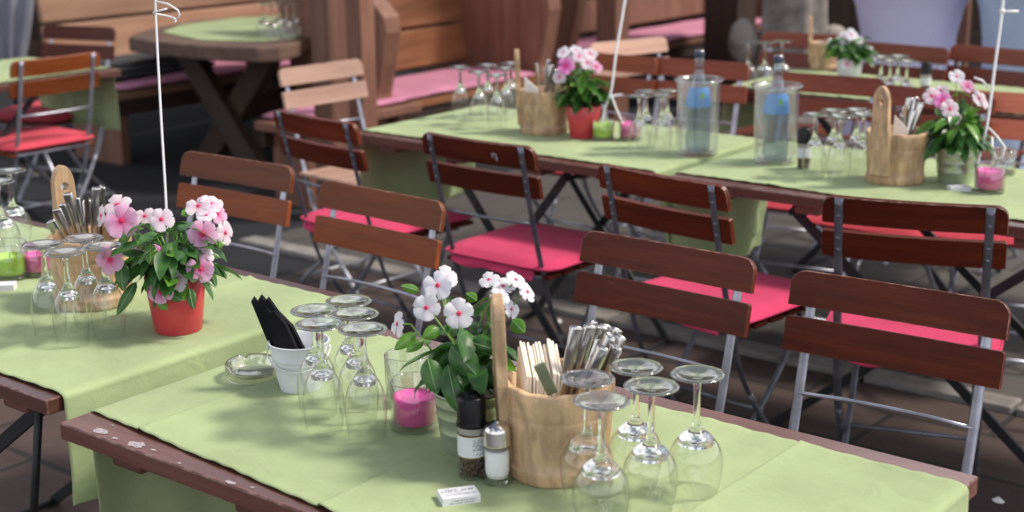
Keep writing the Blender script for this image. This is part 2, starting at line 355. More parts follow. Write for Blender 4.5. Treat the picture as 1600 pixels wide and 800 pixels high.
# ------------------------------------------------------------------ mesh builder
class MB:
    def __init__(s): s.v = []; s.f = []; s.sm = []; s.mi = []; s.cur = 0
    def add(s, vs, fs, smooth=False):
        o = len(s.v); s.v += [tuple(x) for x in vs]
        for f in fs: s.f.append(tuple(i + o for i in f)); s.sm.append(smooth); s.mi.append(s.cur)
        return s
    def box(s, c, size, R=None):
        hx, hy, hz = size[0] / 2, size[1] / 2, size[2] / 2
        vs = [Vector((x * hx, y * hy, z * hz)) for x, y, z in ((-1, -1, -1), (1, -1, -1), (1, 1, -1), (-1, 1, -1), (-1, -1, 1), (1, -1, 1), (1, 1, 1), (-1, 1, 1))]
        if R is not None: vs = [R @ q for q in vs]
        c = Vector(c)
        return s.add([q + c for q in vs], [(3, 2, 1, 0), (4, 5, 6, 7), (0, 1, 5, 4), (1, 2, 6, 5), (2, 3, 7, 6), (3, 0, 4, 7)])
    def tube(s, pts, r, n=10, flat=None, cap=True, smooth=True, up=None):
        """round (or flattened) bar along pts. r number or list; flat=(a,b) half sizes across / along up"""
        pts = [Vector(p) for p in pts]; k = len(pts)
        rs = r if isinstance(r, (list, tuple)) else [r] * k
        ring = []
        prev = Vector(up) if up is not None else None
        for i, p in enumerate(pts):
            t = (pts[min(i + 1, k - 1)] - pts[max(i - 1, 0)]).normalized()
            if prev is None:
                prev = Vector((0, 0, 1)) if abs(t.z) < .9 else Vector((0, 1, 0))
            a = t.cross(prev)
            if a.length < 1e-6: a = t.orthogonal()
            a.normalize(); b = a.cross(t).normalized()
            if up is None: prev = b
            for j in range(n):
                th = 2 * PI * j / n
                if flat: ca, cb = flat[0] * rs[i], flat[1] * rs[i]
                else: ca = cb = rs[i]
                ring.append(p + a * math.cos(th) * ca + b * math.sin(th) * cb)
        fs = []
        for i in range(k - 1):
            for j in range(n):
                fs.append((i * n + j, i * n + (j + 1) % n, (i + 1) * n + (j + 1) % n, (i + 1) * n + j))
        s.add(ring, fs, smooth)
        if cap:
            o = len(s.v) - len(ring)
            s.f.append(tuple(o + j for j in reversed(range(n)))); s.sm.append(False); s.mi.append(s.cur)
            s.f.append(tuple(o + (k - 1) * n + j for j in range(n))); s.sm.append(False); s.mi.append(s.cur)
        return s
    def bar(s, a, b, w, t, up=(0, 0, 1)):
        """rectangular bar from a to b, width w across, thickness t along up"""
        a, b, up = Vector(a), Vector(b), Vector(up)
        d = (b - a).normalized(); x = d.cross(up).normalized(); y = x.cross(d).normalized()
        vs = []
        for p in (a, b):
            for sx, sy in ((-1, -1), (1, -1), (1, 1), (-1, 1)): vs.append(p + x * sx * w / 2 + y * sy * t / 2)
        return s.add(vs, [(0, 1, 2, 3), (7, 6, 5, 4), (0, 4, 5, 1), (1, 5, 6, 2), (2, 6, 7, 3), (3, 7, 4, 0)])
    def lathe(s, prof, n=40, c=(0, 0, 0), smooth=True, mod=None, a0=0, a1=2 * PI):
        c = Vector(c); vs = []; full = abs(a1 - a0 - 2 * PI) < 1e-6
        m = n if full else n + 1
        for (r, z) in prof:
            for j in range(m):
                th = a0 + (a1 - a0) * j / n
                rr = r * (mod(th, z) if mod else 1)
                vs.append(c + Vector((rr * math.cos(th), rr * math.sin(th), z)))
        fs = []
        for i in range(len(prof) - 1):
            for j in range(n):
                j2 = (j + 1) % m if full else j + 1
                fs.append((i * m + j, i * m + j2, (i + 1) * m + j2, (i + 1) * m + j))
        return s.add(vs, fs, smooth)
    def prism(s, pts, d):
        """closed outline (list of 3-vectors) pushed along d"""
        pts = [Vector(p) for p in pts]; n = len(pts); d = Vector(d)
        fs = [tuple(reversed(range(n))), tuple(range(n, 2 * n))] + [(i, (i + 1) % n, (i + 1) % n + n, i + n) for i in range(n)]
        return s.add(pts + [p + d for p in pts], fs)
    def grid(s, fn, nu, nv, smooth=True):
        vs = [fn(i / nu, j / nv) for i in range(nu + 1) for j in range(nv + 1)]
        w = nv + 1
        fs = [(i * w + j, (i + 1) * w + j, (i + 1) * w + j + 1, i * w + j + 1) for i in range(nu) for j in range(nv)]
        return s.add(vs, fs, smooth)
    def ball(s, c, r, n=8, m=5, sc=(1, 1, 1)):
        prof = [(max(1e-5, math.sin(PI * k / m)) * r, -math.cos(PI * k / m) * r) for k in range(m + 1)]
        o = len(s.v); s.lathe(prof, n)
        for i in range(o, len(s.v)):
            q = s.v[i]; s.v[i] = (q[0] * sc[0] + c[0], q[1] * sc[1] + c[1], q[2] * sc[2] + c[2])
        return s
    def mesh(s, name):
        me = bpy.data.meshes.new(name); me.from_pydata(s.v, [], s.f)
        me.polygons.foreach_set('use_smooth', s.sm)
        me.polygons.foreach_set('material_index', s.mi)
        me.update(); return me

col = scene.collection
CACHE = {}

def put(name, me, mat, parent=None, loc=(0, 0, 0), rotz=0, bevel=0, M4=None, mats=None, edge=None):
    if not me.materials:
        for mm in (mats or [mat]): me.materials.append(mm)
        if edge: me.materials.append(edge)
    o = bpy.data.objects.new(name, me); col.objects.link(o)
    if mats is None and me.materials[0] is not mat:
        o.material_slots[0].link = 'OBJECT'; o.material_slots[0].material = mat
    if parent is not None: o.parent = parent
    if M4 is not None: o.matrix_local = M4
    else: o.location = loc; o.rotation_euler = (0, 0, rotz)
    if bevel:
        b = o.modifiers.new('bevel', 'BEVEL'); b.width = bevel; b.segments = 2; b.limit_method = 'ANGLE'; b.angle_limit = math.radians(40)
        if edge: b.material = 1
    return o

def part(name, key, fn, mat, parent, **kw):
    """one mesh part under its thing; the mesh data is built once per key and shared by every copy"""
    if key is not None and key in CACHE: me = CACHE[key]
    else:
        mb = MB(); fn(mb); me = mb.mesh(name)
        if key is not None: CACHE[key] = me
    return put(name, me, mat, parent, **kw)

def tag(o, label=None, cat=None, group=None, kind=None):
    if label: o['label'] = label
    if cat: o['category'] = cat
    if group: o['group'] = group
    if kind: o['kind'] = kind
    return o

def thing(name, label, cat, loc=(0, 0, 0), rotz=0, group=None):
    o = bpy.data.objects.new(name, None); col.objects.link(o)
    o.location = loc; o.rotation_euler = (0, 0, rotz); o.empty_display_size = .05
    return tag(o, label, cat, group)

def struct(name, fn, mat, **kw):
    return tag(part(name, None, fn, mat, None, **kw), kind='structure')

# ================================================================== SETTING
struct('ground', lambda m: m.add([(-80, -80, 0), (80, -80, 0), (80, 80, 0), (-80, 80, 0)], [(0, 1, 2, 3)]), M['asphalt'])
struct('paving', lambda m: m.add([(-2.35, -4, .004), (6, -4, .004), (6, 2.90, .004), (-2.35, 2.90, .004)], [(0, 1, 2, 3)]), M['tile'])
struct('pavement', lambda m: m.add([(-2.9, 3.02, .004), (7, 3.02, .004), (7, 9.5, .004), (-2.9, 9.5, .004)], [(0, 1, 2, 3)]), M['slab'])
def kerb_fn(m):
    x = -2.9
    while x < 5.5:
        m.box((x + .245, 2.96, .012), (.485, .10, .026)); x += .5
struct('kerb', kerb_fn, M['kerb'], bevel=.006)

# the dark timber hut that closes the view
def hut():
    ang = math.atan2(CR.y, CR.x)
    c = CAM + Vector((CF.x, CF.y, 0)).normalized() * 12.2; c.z = 0
    t = thing('timber_hut', 'dark board-clad timber hut wall closing the far side of the beer garden', 'hut', c, ang)
    def wall(m):
        x = -9
        while x < 9:
            m.box((x + .095, 0, 1.6), (.185, .06, 3.2)); x += .19
    part('wall', None, wall, M['dark_timber'], t, bevel=.006)
    part('sill_beam', None, lambda m: m.box((0, -.05, .12), (18, .06, .24)), M['dark_timber'], t, bevel=.006)
hut()

# ================================================================== TABLES
def scuff(m, c, r, seed):
    rr = random.Random(seed); n = 12
    pts = [Vector(c) + Vector((math.cos(2 * PI * k / n) * r[0] * rr.uniform(.6, 1.1), math.sin(2 * PI * k / n) * r[1] * rr.uniform(.6, 1.1), 0)) for k in range(n)]
    m.add(pts, [tuple(range(n))])

def folding_table(label, u0, u1, v0, v1, scuffs=(), group='folding beer garden tables', turn=False, inset=.36, braces=False):
    cx, cy = (u0 + u1) / 2, (v0 + v1) / 2
    t = thing('folding_table', label, 'table', (-cy, cx, 0) if turn else (cx, cy, 0), PI / 2 if turn else 0, group)
    w, d = u1 - u0, v1 - v0
    def top(m):
        n = 7; g = .006; pw = (d - g * (n - 1)) / n
        # long planks framed by an edge board at the ends
        for k in range(n): m.box((0, -d / 2 + pw / 2 + k * (pw + g), .735), (w, pw, .030))
    part('tabletop', None, top, M['table'], t, bevel=.003, edge=M['worn_dark_edge'])
    for x in (-w / 2 + .14, -w / 2 + .44, w / 2 - .44, w / 2 - .14):
        part('batten', ('bat', round(d, 3)), lambda m: m.box((0, 0, 0), (.075, d - .05, .026)), M['table'], t, loc=(x, 0, .705), bevel=.004)
    for y in (-d / 2 + .09, d / 2 - .09):
        part('leg', ('legA', round(w, 3), inset), lambda m: m.bar((-w / 2 + inset, 0, .69), (w / 2 - .30, 0, .008), .010, .026, (0, 0, 1)), M['leg_black'], t, loc=(0, y, 0))
        part('leg', ('legB', round(w, 3), inset), lambda m: m.bar((w / 2 - inset, 0, .69), (-w / 2 + .30, 0, .008), .010, .026, (0, 0, 1)), M['leg_black'], t, loc=(0, y + .014, 0))
    for x, z in ((-w / 2 + .31, .012), (w / 2 - .31, .012), (-w / 2 + inset, .675), (w / 2 - inset, .675)):
        part('cross_rail', ('crail', round(d, 3)), lambda m: m.tube([(0, -d / 2 + .085, 0), (0, d / 2 - .085, 0)], .008, 8), M['leg_black'], t, loc=(x, 0, z))
    if braces: part('leg_brace', None, lambda m: m.tube([(w * .5 - .16, -d / 2 + .09, .69), (w * .5 - .26, -d / 2 + .09, .26)], .008, 8), M['leg_black'], t)
    if scuffs:
        for k, (x, y, rx, ry) in enumerate(scuffs):
            part('paint_scuff', None, lambda m: scuff(m, (x - (u0 + u1) / 2, y - (v0 + v1) / 2, .7508), (rx, ry), k), M['scuff'], t)
    return t

def cloth(label, u0, u1, v0, v1, dropL, dropR, folds=(), seed=1, near=(0, 0), group='green tablecloths', taper=.25, z=.7522, mat='cloth', turn=False):
    """runner draped over the ends of a table. near = extra shift of the near edge at u0 and u1"""
    W = u1 - u0; r = .010
    tot = dropL + W + dropR
    nu = int(tot / .003); nv = int((v1 - v0) / .0075)
    sd = Vector((seed * 3.7, seed * 1.3, 0))
    def fn(a, b):
        s = -dropL + a * tot
        top_near = v0 + near[0] + (near[1] - near[0]) * min(1, max(0, s / W))
        v = top_near + (v1 - top_near) * b
        v += .0025 * noise.noise(Vector((s * 9, b * 3, seed))) * (1 if b in (0, 1) else 1)
        wv = noise.noise(Vector((s * 5, v * 2.2, seed))) * .0016 + noise.noise(Vector((s * 16 + 3, v * 7, seed))) * .0008
        wv += .0020 * noise.noise(Vector((s * 7 + v * 5, v * 30, seed + 9))) * max(0, .6 + noise.noise(Vector((s * 2.5, v * 2.5, seed + 4))))
        # puckers along the hems
        e = min(b, 1 - b) * (v1 - v0)
        wv -= .0007 / (1 + math.exp(-(e - .016) / .0012)) - .0003
        wv += .0008 * math.exp(-e / .012) * math.sin(s * 120 + 3 * noise.noise(Vector((s * 8, 0, seed))))
        h = 0
        for f in folds:
            x = (u0 + s) - f
            h += (.0042 * math.exp(-x / .022) if x > 0 else 0)
        if s < 0 or s > W:
            dd = -s if s < 0 else s - W
            side = -1 if s < 0 else 1
            base = u0 if s < 0 else u1
            # quarter round over the edge then down
            q = r * PI / 2
            if dd < q:
                th = dd / r; out = r * math.sin(th); zz = z - r * (1 - math.cos(th))
            else:
                out = r; zz = z - r - (dd - q)
            k = max(0, dd - .02)
            ph = seed * 1.7
            wave = (math.sin(v * 31 + ph) * .5 + math.sin(v * 13.3 + ph * 2) * .6 + noise.noise(Vector((v * 6, dd * 3, seed))) * .9)
            out += min(k, .25) * .085 * (wave + 1.0) + .004
            vc = (v0 + v1) / 2
            v = vc + (v - vc) * (1 - taper * min(k, .4)) + .012 * k * wave * 4 * .3
            return Vector((base + side * out, v, zz + wv * .3))
        return Vector((u0 + s, v, z + max(0, wv + .0012) + h + .0002))
    mb = MB(); mb.grid(fn, nu, nv)
    me = mb.mesh('tablecloth')
    o = put('tablecloth', me, M[mat])
    if turn: o.rotation_euler = (0, 0, PI / 2)
    so = o.modifiers.new('thick', 'SOLIDIFY'); so.thickness = .0012; so.offset = 1
    return tag(o, label, 'tablecloth', group)

T1 = folding_table('dark red folding table nearest the camera, its bare edge chipped with pale scuffs', 0, 1.302, 0, .705,
                   scuffs=[(.09, .018, .018, .010), (.185, .016, .020, .013), (.135, .012, .008, .004), (.225, .018, .008, .003), (.30, .008, .005, .003), (.42, .006, .012, .005), (.085, .045, .004, .002), (.46, .014, .006, .003)])
cloth('light green cloth on the nearest table, under the ashtray and white bucket', .012, 1.292, .062, .655, .40, .30, folds=(.142, .592, 1.031), seed=2, near=(0, -.09))
T2 = folding_table('dark red folding table at the left with the red flower pot on it', -1.50, -.107, .050, .830, inset=.14, braces=True)
cloth('light green cloth under the red pot, hanging over the left table end', -1.46, -.114, .080, .785, .2, .215, folds=(-.40, -.85), seed=5, taper=.02)
T3 = folding_table('folding table with the first water bottle, behind the middle row of chairs', -1.51, -.31, 2.245, 2.955)
cloth('pale green cloth under the red pot and lime candle on the middle table', -1.50, -.318, 2.29, 2.93, .34, .30, folds=(-1.05,), seed=8)
T4 = folding_table('folding table carrying the purple candle and second water bottle at right', -.245, 1.25, 2.260, 2.965)
cloth('pale green cloth under the purple candle on the right middle table', -.24, 1.24, 2.315, 2.94, .36, .25, folds=(.05, .5), seed=11)
T5 = folding_table('folding table farthest back at right, laid with white flowers and glasses', -1.0, .28, 3.85, 4.52)
cloth('pale green cloth on the far right table under the white flowers', -.985, .27, 3.87, 4.48, .2, .2, folds=(-.5,), seed=13)
T7 = folding_table('folding table cut by the left picture edge behind the orange chair', 1.35, 2.80, 3.50, 4.25, turn=True)
cloth('green cloth on the far left table, hanging down behind the orange chair', 1.4, 2.79, 3.56, 4.20, .2, .30, folds=(), seed=17, taper=.1, turn=True)
T8 = folding_table('folding table cut by the right picture edge holding a white plate', .42, 1.7, 3.85, 4.5)

# rustic slab table
def rustic():
    t = thing('rustic_table', 'heavy rustic slab table with crossed plank legs in front of the timber bench', 'table', (-4.2, 4.15, 0))
    o = Vector((4.2, -4.15, 0))
    out = [(-4.52, 3.63), (-4.25, 3.58), (-3.85, 3.62), (-3.58, 3.70), (-3.52, 3.80), (-3.58, 3.98), (-3.75, 4.22), (-3.92, 4.50), (-4.15, 4.85), (-4.45, 5.0), (-4.72, 4.85), (-4.90, 4.42), (-4.80, 4.05), (-4.66, 3.80)]
    # subdivide with a live-edge wobble
    pts = []
    for i in range(len(out)):
        a, b = Vector((*out[i], .67)), Vector((*out[(i + 1) % len(out)], .67))
        for k in range(4):
            q = a.lerp(b, k / 4); q += Vector((noise.noise(q * 9), noise.noise(q * 9 + Vector((5, 5, 5))), 0)) * .012
            pts.append(q + o)
    part('tabletop', None, lambda m: m.prism(pts, (0, 0, .078)), M['rustic'], t, bevel=.012)
    ax = Vector((.84, -.54, 0))     # the cross stands roughly along the view
    for v in (3.95, 4.55):
        c = Vector((-4.2 + (v - 4.2) * -.35, v, 0)) + o
        for s in (-1, 1):
            part('leg', None, lambda m: m.bar(c + Vector((.34 * s, 0, .67)), c + Vector((-.30 * s, 0, 0)) + Vector((0, .05 * s, 0)), .075, .13, (1, 0, 0)), M['dark_timber'], t, bevel=.008)
    part('stretcher', None, lambda m: m.bar(Vector((-4.12, 3.92, .33)) + o, Vector((-4.32, 4.6, .33)) + o, .05, .12), M['dark_timber'], t, bevel=.008)
rustic()
def rustic_cloth():
    pts = [(-4.70, 4.02), (-4.30, 3.80), (-3.95, 3.82), (-3.80, 3.98), (-3.95, 4.40), (-4.15, 4.72), (-4.45, 4.85), (-4.66, 4.55)]
    pts = [(-4.72, 4.15), (-4.52, 3.86), (-4.05, 3.73), (-3.72, 3.86), (-3.72, 4.10), (-3.95, 4.45), (-4.2, 4.82), (-4.5, 4.88), (-4.75, 4.62)]
    m = MB(); m.prism([(x, y, .7505) for x, y in pts], (0, 0, .003))
    o = put('tablecloth', m.mesh('tablecloth'), M['cloth'])
    tag(o, 'small pale green cloth lying on the rustic slab table', 'tablecloth', 'green tablecloths')
rustic_cloth()

# ================================================================== CHAIRS
def slat_fn(zc, h, w=.415, rc=.0, bow=.010, t=.014, y0=0.0):
    def fn(m):
        n = 16
        def prof(x, s):
            # rounded upper corners
            e = w / 2 - abs(x); zt = h / 2
            if s > 0 and rc and e < rc: zt = h / 2 - rc + math.sqrt(max(0, rc * rc - (rc - e) ** 2))
            if e < .008: pass
            return zt
        xs = [-w / 2 + rc * (1 - math.cos(PI / 2 * k / 5)) for k in range(5)] if rc else [-w / 2]
        xs += [-w / 2 + rc + (w - 2 * rc) * k / n for k in range(n + 1)]
        if rc: xs += [w / 2 - rc * (1 - math.cos(PI / 2 * k / 5)) for k in reversed(range(5))]
        else: xs = [-w / 2 + w * k / n for k in range(n + 1)]
        vs = []
        for x in xs:
            yb = -bow * (1 - (2 * x / w) ** 2)
            for y in (yb - t / 2, yb + t / 2):
                vs.append((x, y, -h / 2)); vs.append((x, y, prof(x, 1)))
        fs = []
        for i in range(len(xs) - 1):
            a, b = i * 4, (i + 1) * 4
            fs += [(a, b, b + 1, a + 1), (a + 3, b + 3, b + 2, a + 2), (a + 1, b + 1, b + 3, a + 3), (a + 2, b + 2, b, a)]
        fs += [(0, 1, 3, 2), tuple(reversed([len(vs) - 4, len(vs) - 3, len(vs) - 1, len(vs) - 2]))]
        m.add(vs, fs)
    return fn

POST = [(0.0, .868), (.028, .75), (.055, .64), (.088, .52), (.110, .45), (.140, .36), (.190, .27), (.265, .17), (.345, .08), (.400, .008)]
REAR = [(.440, .435), (.400, .36), (.330, .27), (.250, .19), (.165, .12), (.085, .06), (.030, .008)]
def smooth_path(p, n=4):
    out = []
    P = [Vector((0, *q)) for q in p]
    for i in range(len(P) - 1):
        p0, p1, p2, p3 = P[max(i - 1, 0)], P[i], P[i + 1], P[min(i + 2, len(P) - 1)]
        for k in range(n):
            t = k / n
            out.append(.5 * ((2 * p1) + (p2 - p0) * t + (2 * p0 - 5 * p1 + 4 * p2 - p3) * t * t + (3 * p1 - p0 - 3 * p2 + p3) * t ** 3))
    out.append(P[-1]); return out

def ypost(z):
    for (y0, z0), (y1, z1) in zip(POST, POST[1:]):
        if z <= z0 and z >= z1: return y0 + (y1 - y0) * (z0 - z) / (z0 - z1)
    return 0

def chair(label, p, rotz, slat='slat', metal='metal', cushion='cushion', clabel=None, group=None, cgroup=None, cshift=0, bolts=False, flap=0):
    """origin on the ground under the top of the back; +Y is the way the sitter faces"""
    t = thing('folding_chair', label, 'chair', (p[0], p[1], 0), rotz, group or 'slatted folding beer garden chairs')
    sl = M[slat]
    # slats sit on the sitter's side of the posts
    tilt = math.atan2(.055, .24)
    for zc, h, rc in ((.838, .070, .030), (.750, .068, .006)):
        y = ypost(zc) + .013
        part('back_slat', ('slat', zc), slat_fn(zc, h, .425, rc), sl, t, M4=Matrix.Translation((0, y, zc)) @ Matrix.Rotation(tilt, 4, 'X'), bevel=.0028, edge=M['worn_lit_edge'])
    for s in (-1, 1):
        def post(m):
            path = smooth_path(POST)
            m.tube(path[:26], 1.0, 8, flat=(.0105, .0035), up=(0, 1, 0))
            m.tube(path[24:], .0085, 8)
        part('frame_post', 'post', post, M[metal], t, loc=(s * .172, 0, 0))
        part('leg', 'rear', lambda m: m.tube(smooth_path(REAR), .0085, 8), M[metal], t, loc=(s * .155, 0, 0))
    if metal == 'metal_dark':
        for s in (-1, 1):
            for zz in (.852, .822, .765, .735):
                part('bolt', 'bolt', lambda m: m.ball((0, 0, 0), .0055, 10, 6, (1, .45, 1)), M['metal_dark'], t, loc=(s * .172, ypost(zz) - .004, zz))
    part('back_rail', 'brail', lambda m: m.tube([(-.172, 0, 0), (-.09, -.012, 0), (0, -.016, 0), (.09, -.012, 0), (.172, 0, 0)], .0045, 8), M[metal], t, loc=(0, ypost(.635), .635))
    for y, z in ((.372, .045), (.062, .042), (.262, .2)):
        part('leg_rail', 'feet', lambda m: m.tube([(-.168, 0, 0), (.168, 0, 0)], .006, 8), M[metal], t, loc=(0, y, z))
    def seat_frame(m):
        z = .452
        for x in (-.168, .168): m.tube([(x, .095, z + .012), (x, .47, z)], .0075, 8)
        m.tube([(-.172, .095, z + .014), (.172, .095, z + .014)], .0065, 8)
        m.tube([(-.168, .47, z), (.168, .47, z)], .0065, 8)
    part('seat_frame', 'sframe', seat_frame, M[metal], t)
    def seat(m):
        for k in range(6): m.box((0, .125 + k * .072, .468), (.400, .056, .014))
    part('seat', 'seat', seat, sl, t, bevel=.003)
    if cushion:
        def pad(m):
            w, d, h = .430, .445, .036
            n = 20
            def top(a, b, sgn):
                x, y = (a - .5) * 2, (b - .5) * 2
                # superellipse outline
                k = 1 / max(1e-6, (abs(x) ** 9 + abs(y) ** 9) ** (1 / 9)) if max(abs(x), abs(y)) > .0 else 1
                ex = max(abs(x), abs(y)); k = min(1.0, k * ex) if ex > 0 else 1
                X, Y = x * k * w / 2, y * k * d / 2
                edge = max(0, 1 - ex ** 14)
                z = sgn * h / 2 * (edge ** .5)
                if sgn > 0: z += .0012 * noise.noise(Vector((X * 12, Y * 12, 2)))
                return Vector((X, .300 + Y, .494 + z - .010 * max(0, Y - .12) * 6))
            m.grid(lambda a, b: top(a, b, 1), n, n); m.grid(lambda a, b: top(b, a, -1), n, n)
        c = part('seat_cushion', 'pad', pad, M[cushion], None, loc=(p[0] - math.sin(rotz) * cshift, p[1] + math.cos(rotz) * cshift, 0), rotz=rotz)
        if flap:
            def fl(m):
                def g(a, b):
                    x = (a - .5) * 2 * .158; dz = flap * b * (1 + .18 * math.sin(a * 9) - .5 * (1 - a) ** 3)
                    return Vector((x, .080 - .012 * b + .006 * math.sin(a * 14 + b * 3) * b, .486 - dz))
                m.grid(g, 30, 8)
            fo = part('back_flap', None, fl, M[cushion], c); fo.modifiers.new('thick', 'SOLIDIFY').thickness = .006
        def piping(m):
            pp = []
            for k in range(49):
                a = 2 * PI * k / 48; x, y = math.cos(a), math.sin(a); q = (abs(x) ** 9 + abs(y) ** 9) ** (-1 / 9)
                pp.append((x * q * .2165, .300 + y * q * .224, .494 - .010 * max(0, y * q * .224 - .12) * 6))
            m.tube(pp, .0032, 6, cap=False)
        part('piping', 'piping', piping, M[cushion], c)
        tag(c, clabel or (label + ' cushion'), 'cushion', cgroup or 'seat cushions on the folding chairs')
    return t

def chair_px(label, a, b, facing_away, **kw):
    """a, b: where the left and right ends of the top slat stand in the photo (z .87)"""
    A, B = at(*a, .872), at(*b, .872)
    if not facing_away: A, B = B, A
    d = B - A
    kw.setdefault('clabel', None)
    c = (A + B) / 2
    return chair(label, c, math.atan2(d.y, d.x), **kw)

G1 = 'chairs tucked in behind the front tables'
chair_px('orange-brown chair at the far left of the front row, beside the red pot', (290, 233), (468, 260), False, slat='slat_orange', clabel='pink cushion of the leftmost chair in the front row', group=G1, cushion=None)
chair_px('orange-brown chair directly behind the five tall glasses, second in the front row', (505, 278), (707, 316), False, slat='slat_orange', group=G1, cushion=None)
chair_px('dark red chair right behind the cutlery bucket, third in the front row', (912, 355), (1197, 405), False, group=G1, cushion=None)
chair_px('dark red chair nearest the camera at right, behind the front table corner', (1243, 417), (1587, 470), False, group=G1, cushion=None)
G2 = 'chairs of the middle row seen from behind'
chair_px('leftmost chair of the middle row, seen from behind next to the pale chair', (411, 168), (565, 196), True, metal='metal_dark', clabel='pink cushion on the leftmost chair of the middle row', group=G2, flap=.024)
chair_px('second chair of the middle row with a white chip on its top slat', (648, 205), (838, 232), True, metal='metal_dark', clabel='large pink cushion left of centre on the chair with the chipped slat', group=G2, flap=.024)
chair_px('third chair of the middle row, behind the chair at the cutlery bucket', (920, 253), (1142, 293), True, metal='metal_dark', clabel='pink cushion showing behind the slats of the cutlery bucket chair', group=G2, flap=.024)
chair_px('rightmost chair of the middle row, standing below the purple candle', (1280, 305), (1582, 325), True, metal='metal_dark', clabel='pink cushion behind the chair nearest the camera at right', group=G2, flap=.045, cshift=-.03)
G3 = 'chairs on the far side of the middle tables'
chair_px('red-brown chair partly behind the first red pot flowers on the middle table', (918, 80), (1010, 88), False, clabel='coral cushion behind the lime candle on the middle table', cushion='cushion_coral_lit', group=G3, slat='slat_orange', cshift=.06)
chair_px('red-brown chair behind the first water bottle', (1022, 88), (1173, 98), False, clabel='coral cushion behind the first water bottle', cushion='cushion_coral_lit', group=G3, slat='slat_red', cshift=.06)
chair_px('red-brown chair behind the second water bottle and right glasses', (1210, 110), (1387, 122), False, clabel='coral cushion behind the glasses right of the second bottle', cushion='cushion_coral_lit', group=G3, slat='slat_red', cshift=.06)
chair_px('red-brown chair mostly hidden behind the right flower plant', (1418, 134), (1512, 142), False, clabel='coral cushion hidden behind the right flower plant', cushion='cushion_coral_lit', group=G3, slat='slat_red', cshift=.06)
chair_px('bright orange sunlit chair at the right picture edge', (1522, 140), (1700, 150), False, slat='slat_sunlit', clabel='coral cushion under the bright orange chair back', cushion='cushion_coral_lit', group=G3, cshift=.06)
G4 = 'chairs on the far side of the last table'
chair_px('farthest chair, behind the small cutlery bucket and grey trunk', (1205, 49), (1322, 54), False, clabel='cushion of the farthest chair behind the small bucket', group=G4, cushion=None, slat='slat_red')
chair_px('far chair standing in front of the lilac covered bar table', (1352, 64), (1477, 74), False, clabel='x', group=G4, cushion=None, slat='slat_red')
chair_px('far chair at the right edge in front of the blue cover', (1503, 69), (1625, 79), False, group=G4, cushion=None, slat='slat_red')
G5 = 'pale bleached chairs at the table ends'
chair_px('pale bleached wooden chair beside the two brown posts', (428, 108), (562, 90), False, slat='slat_pale', clabel='pink cushion on the pale chair by the posts', group=G5, cushion=None)
chair_px('pale bleached chair half hidden behind the middle table flowers', (929, 66), (1027, 57), False, slat='slat_pale', clabel='x', group=G5, cushion=None)
G6 = 'chairs around the far left table'
chair_px('orange chair seen from behind at the left edge with red cushion', (18, 97), (160, 80), True, slat='slat_orange', cushion='cushion_coral_lit', clabel='red cushion on the orange chair at the left edge', group=G6)
chair_px('dark red chair behind the orange chair at the left edge', (74, 38), (180, 42), False, cushion='cushion_coral_lit', clabel='red cushion behind the orange chair at the left edge', group=G6)
# a white chip on the second chair's top slat is added with the small things below

# ================================================================== TIMBER BENCHES AND POSTS
def post(label, u, v, s, h=2.6, mat='post'):
    o = part('wooden_post', None, lambda m: m.box((0, 0, h / 2), (s, s, h)), M[mat], None, loc=(u, v, 0), bevel=.006)
    tag(o, label, 'post', 'square timber posts')
p = ray(519, 190, 7.0); post('left one of the two square brown posts behind the pale chair', p.x, p.y, .118)
p = ray(568, 190, 7.35); post('right one of the two square brown posts behind the pale chair', p.x, p.y, .102)
p = ray(957, 60, 9.0); post('square brown post behind the middle table flowers and white wire', p.x, p.y, .145)
p = ray(1140, 60, 10.2); post('broad dark post left of the grey trunk', p.x, p.y, .26, mat='dark_timber')
p = ray(1506, 60, 9.3); post('narrow tan post right of the lilac covered table', p.x, p.y, .055)

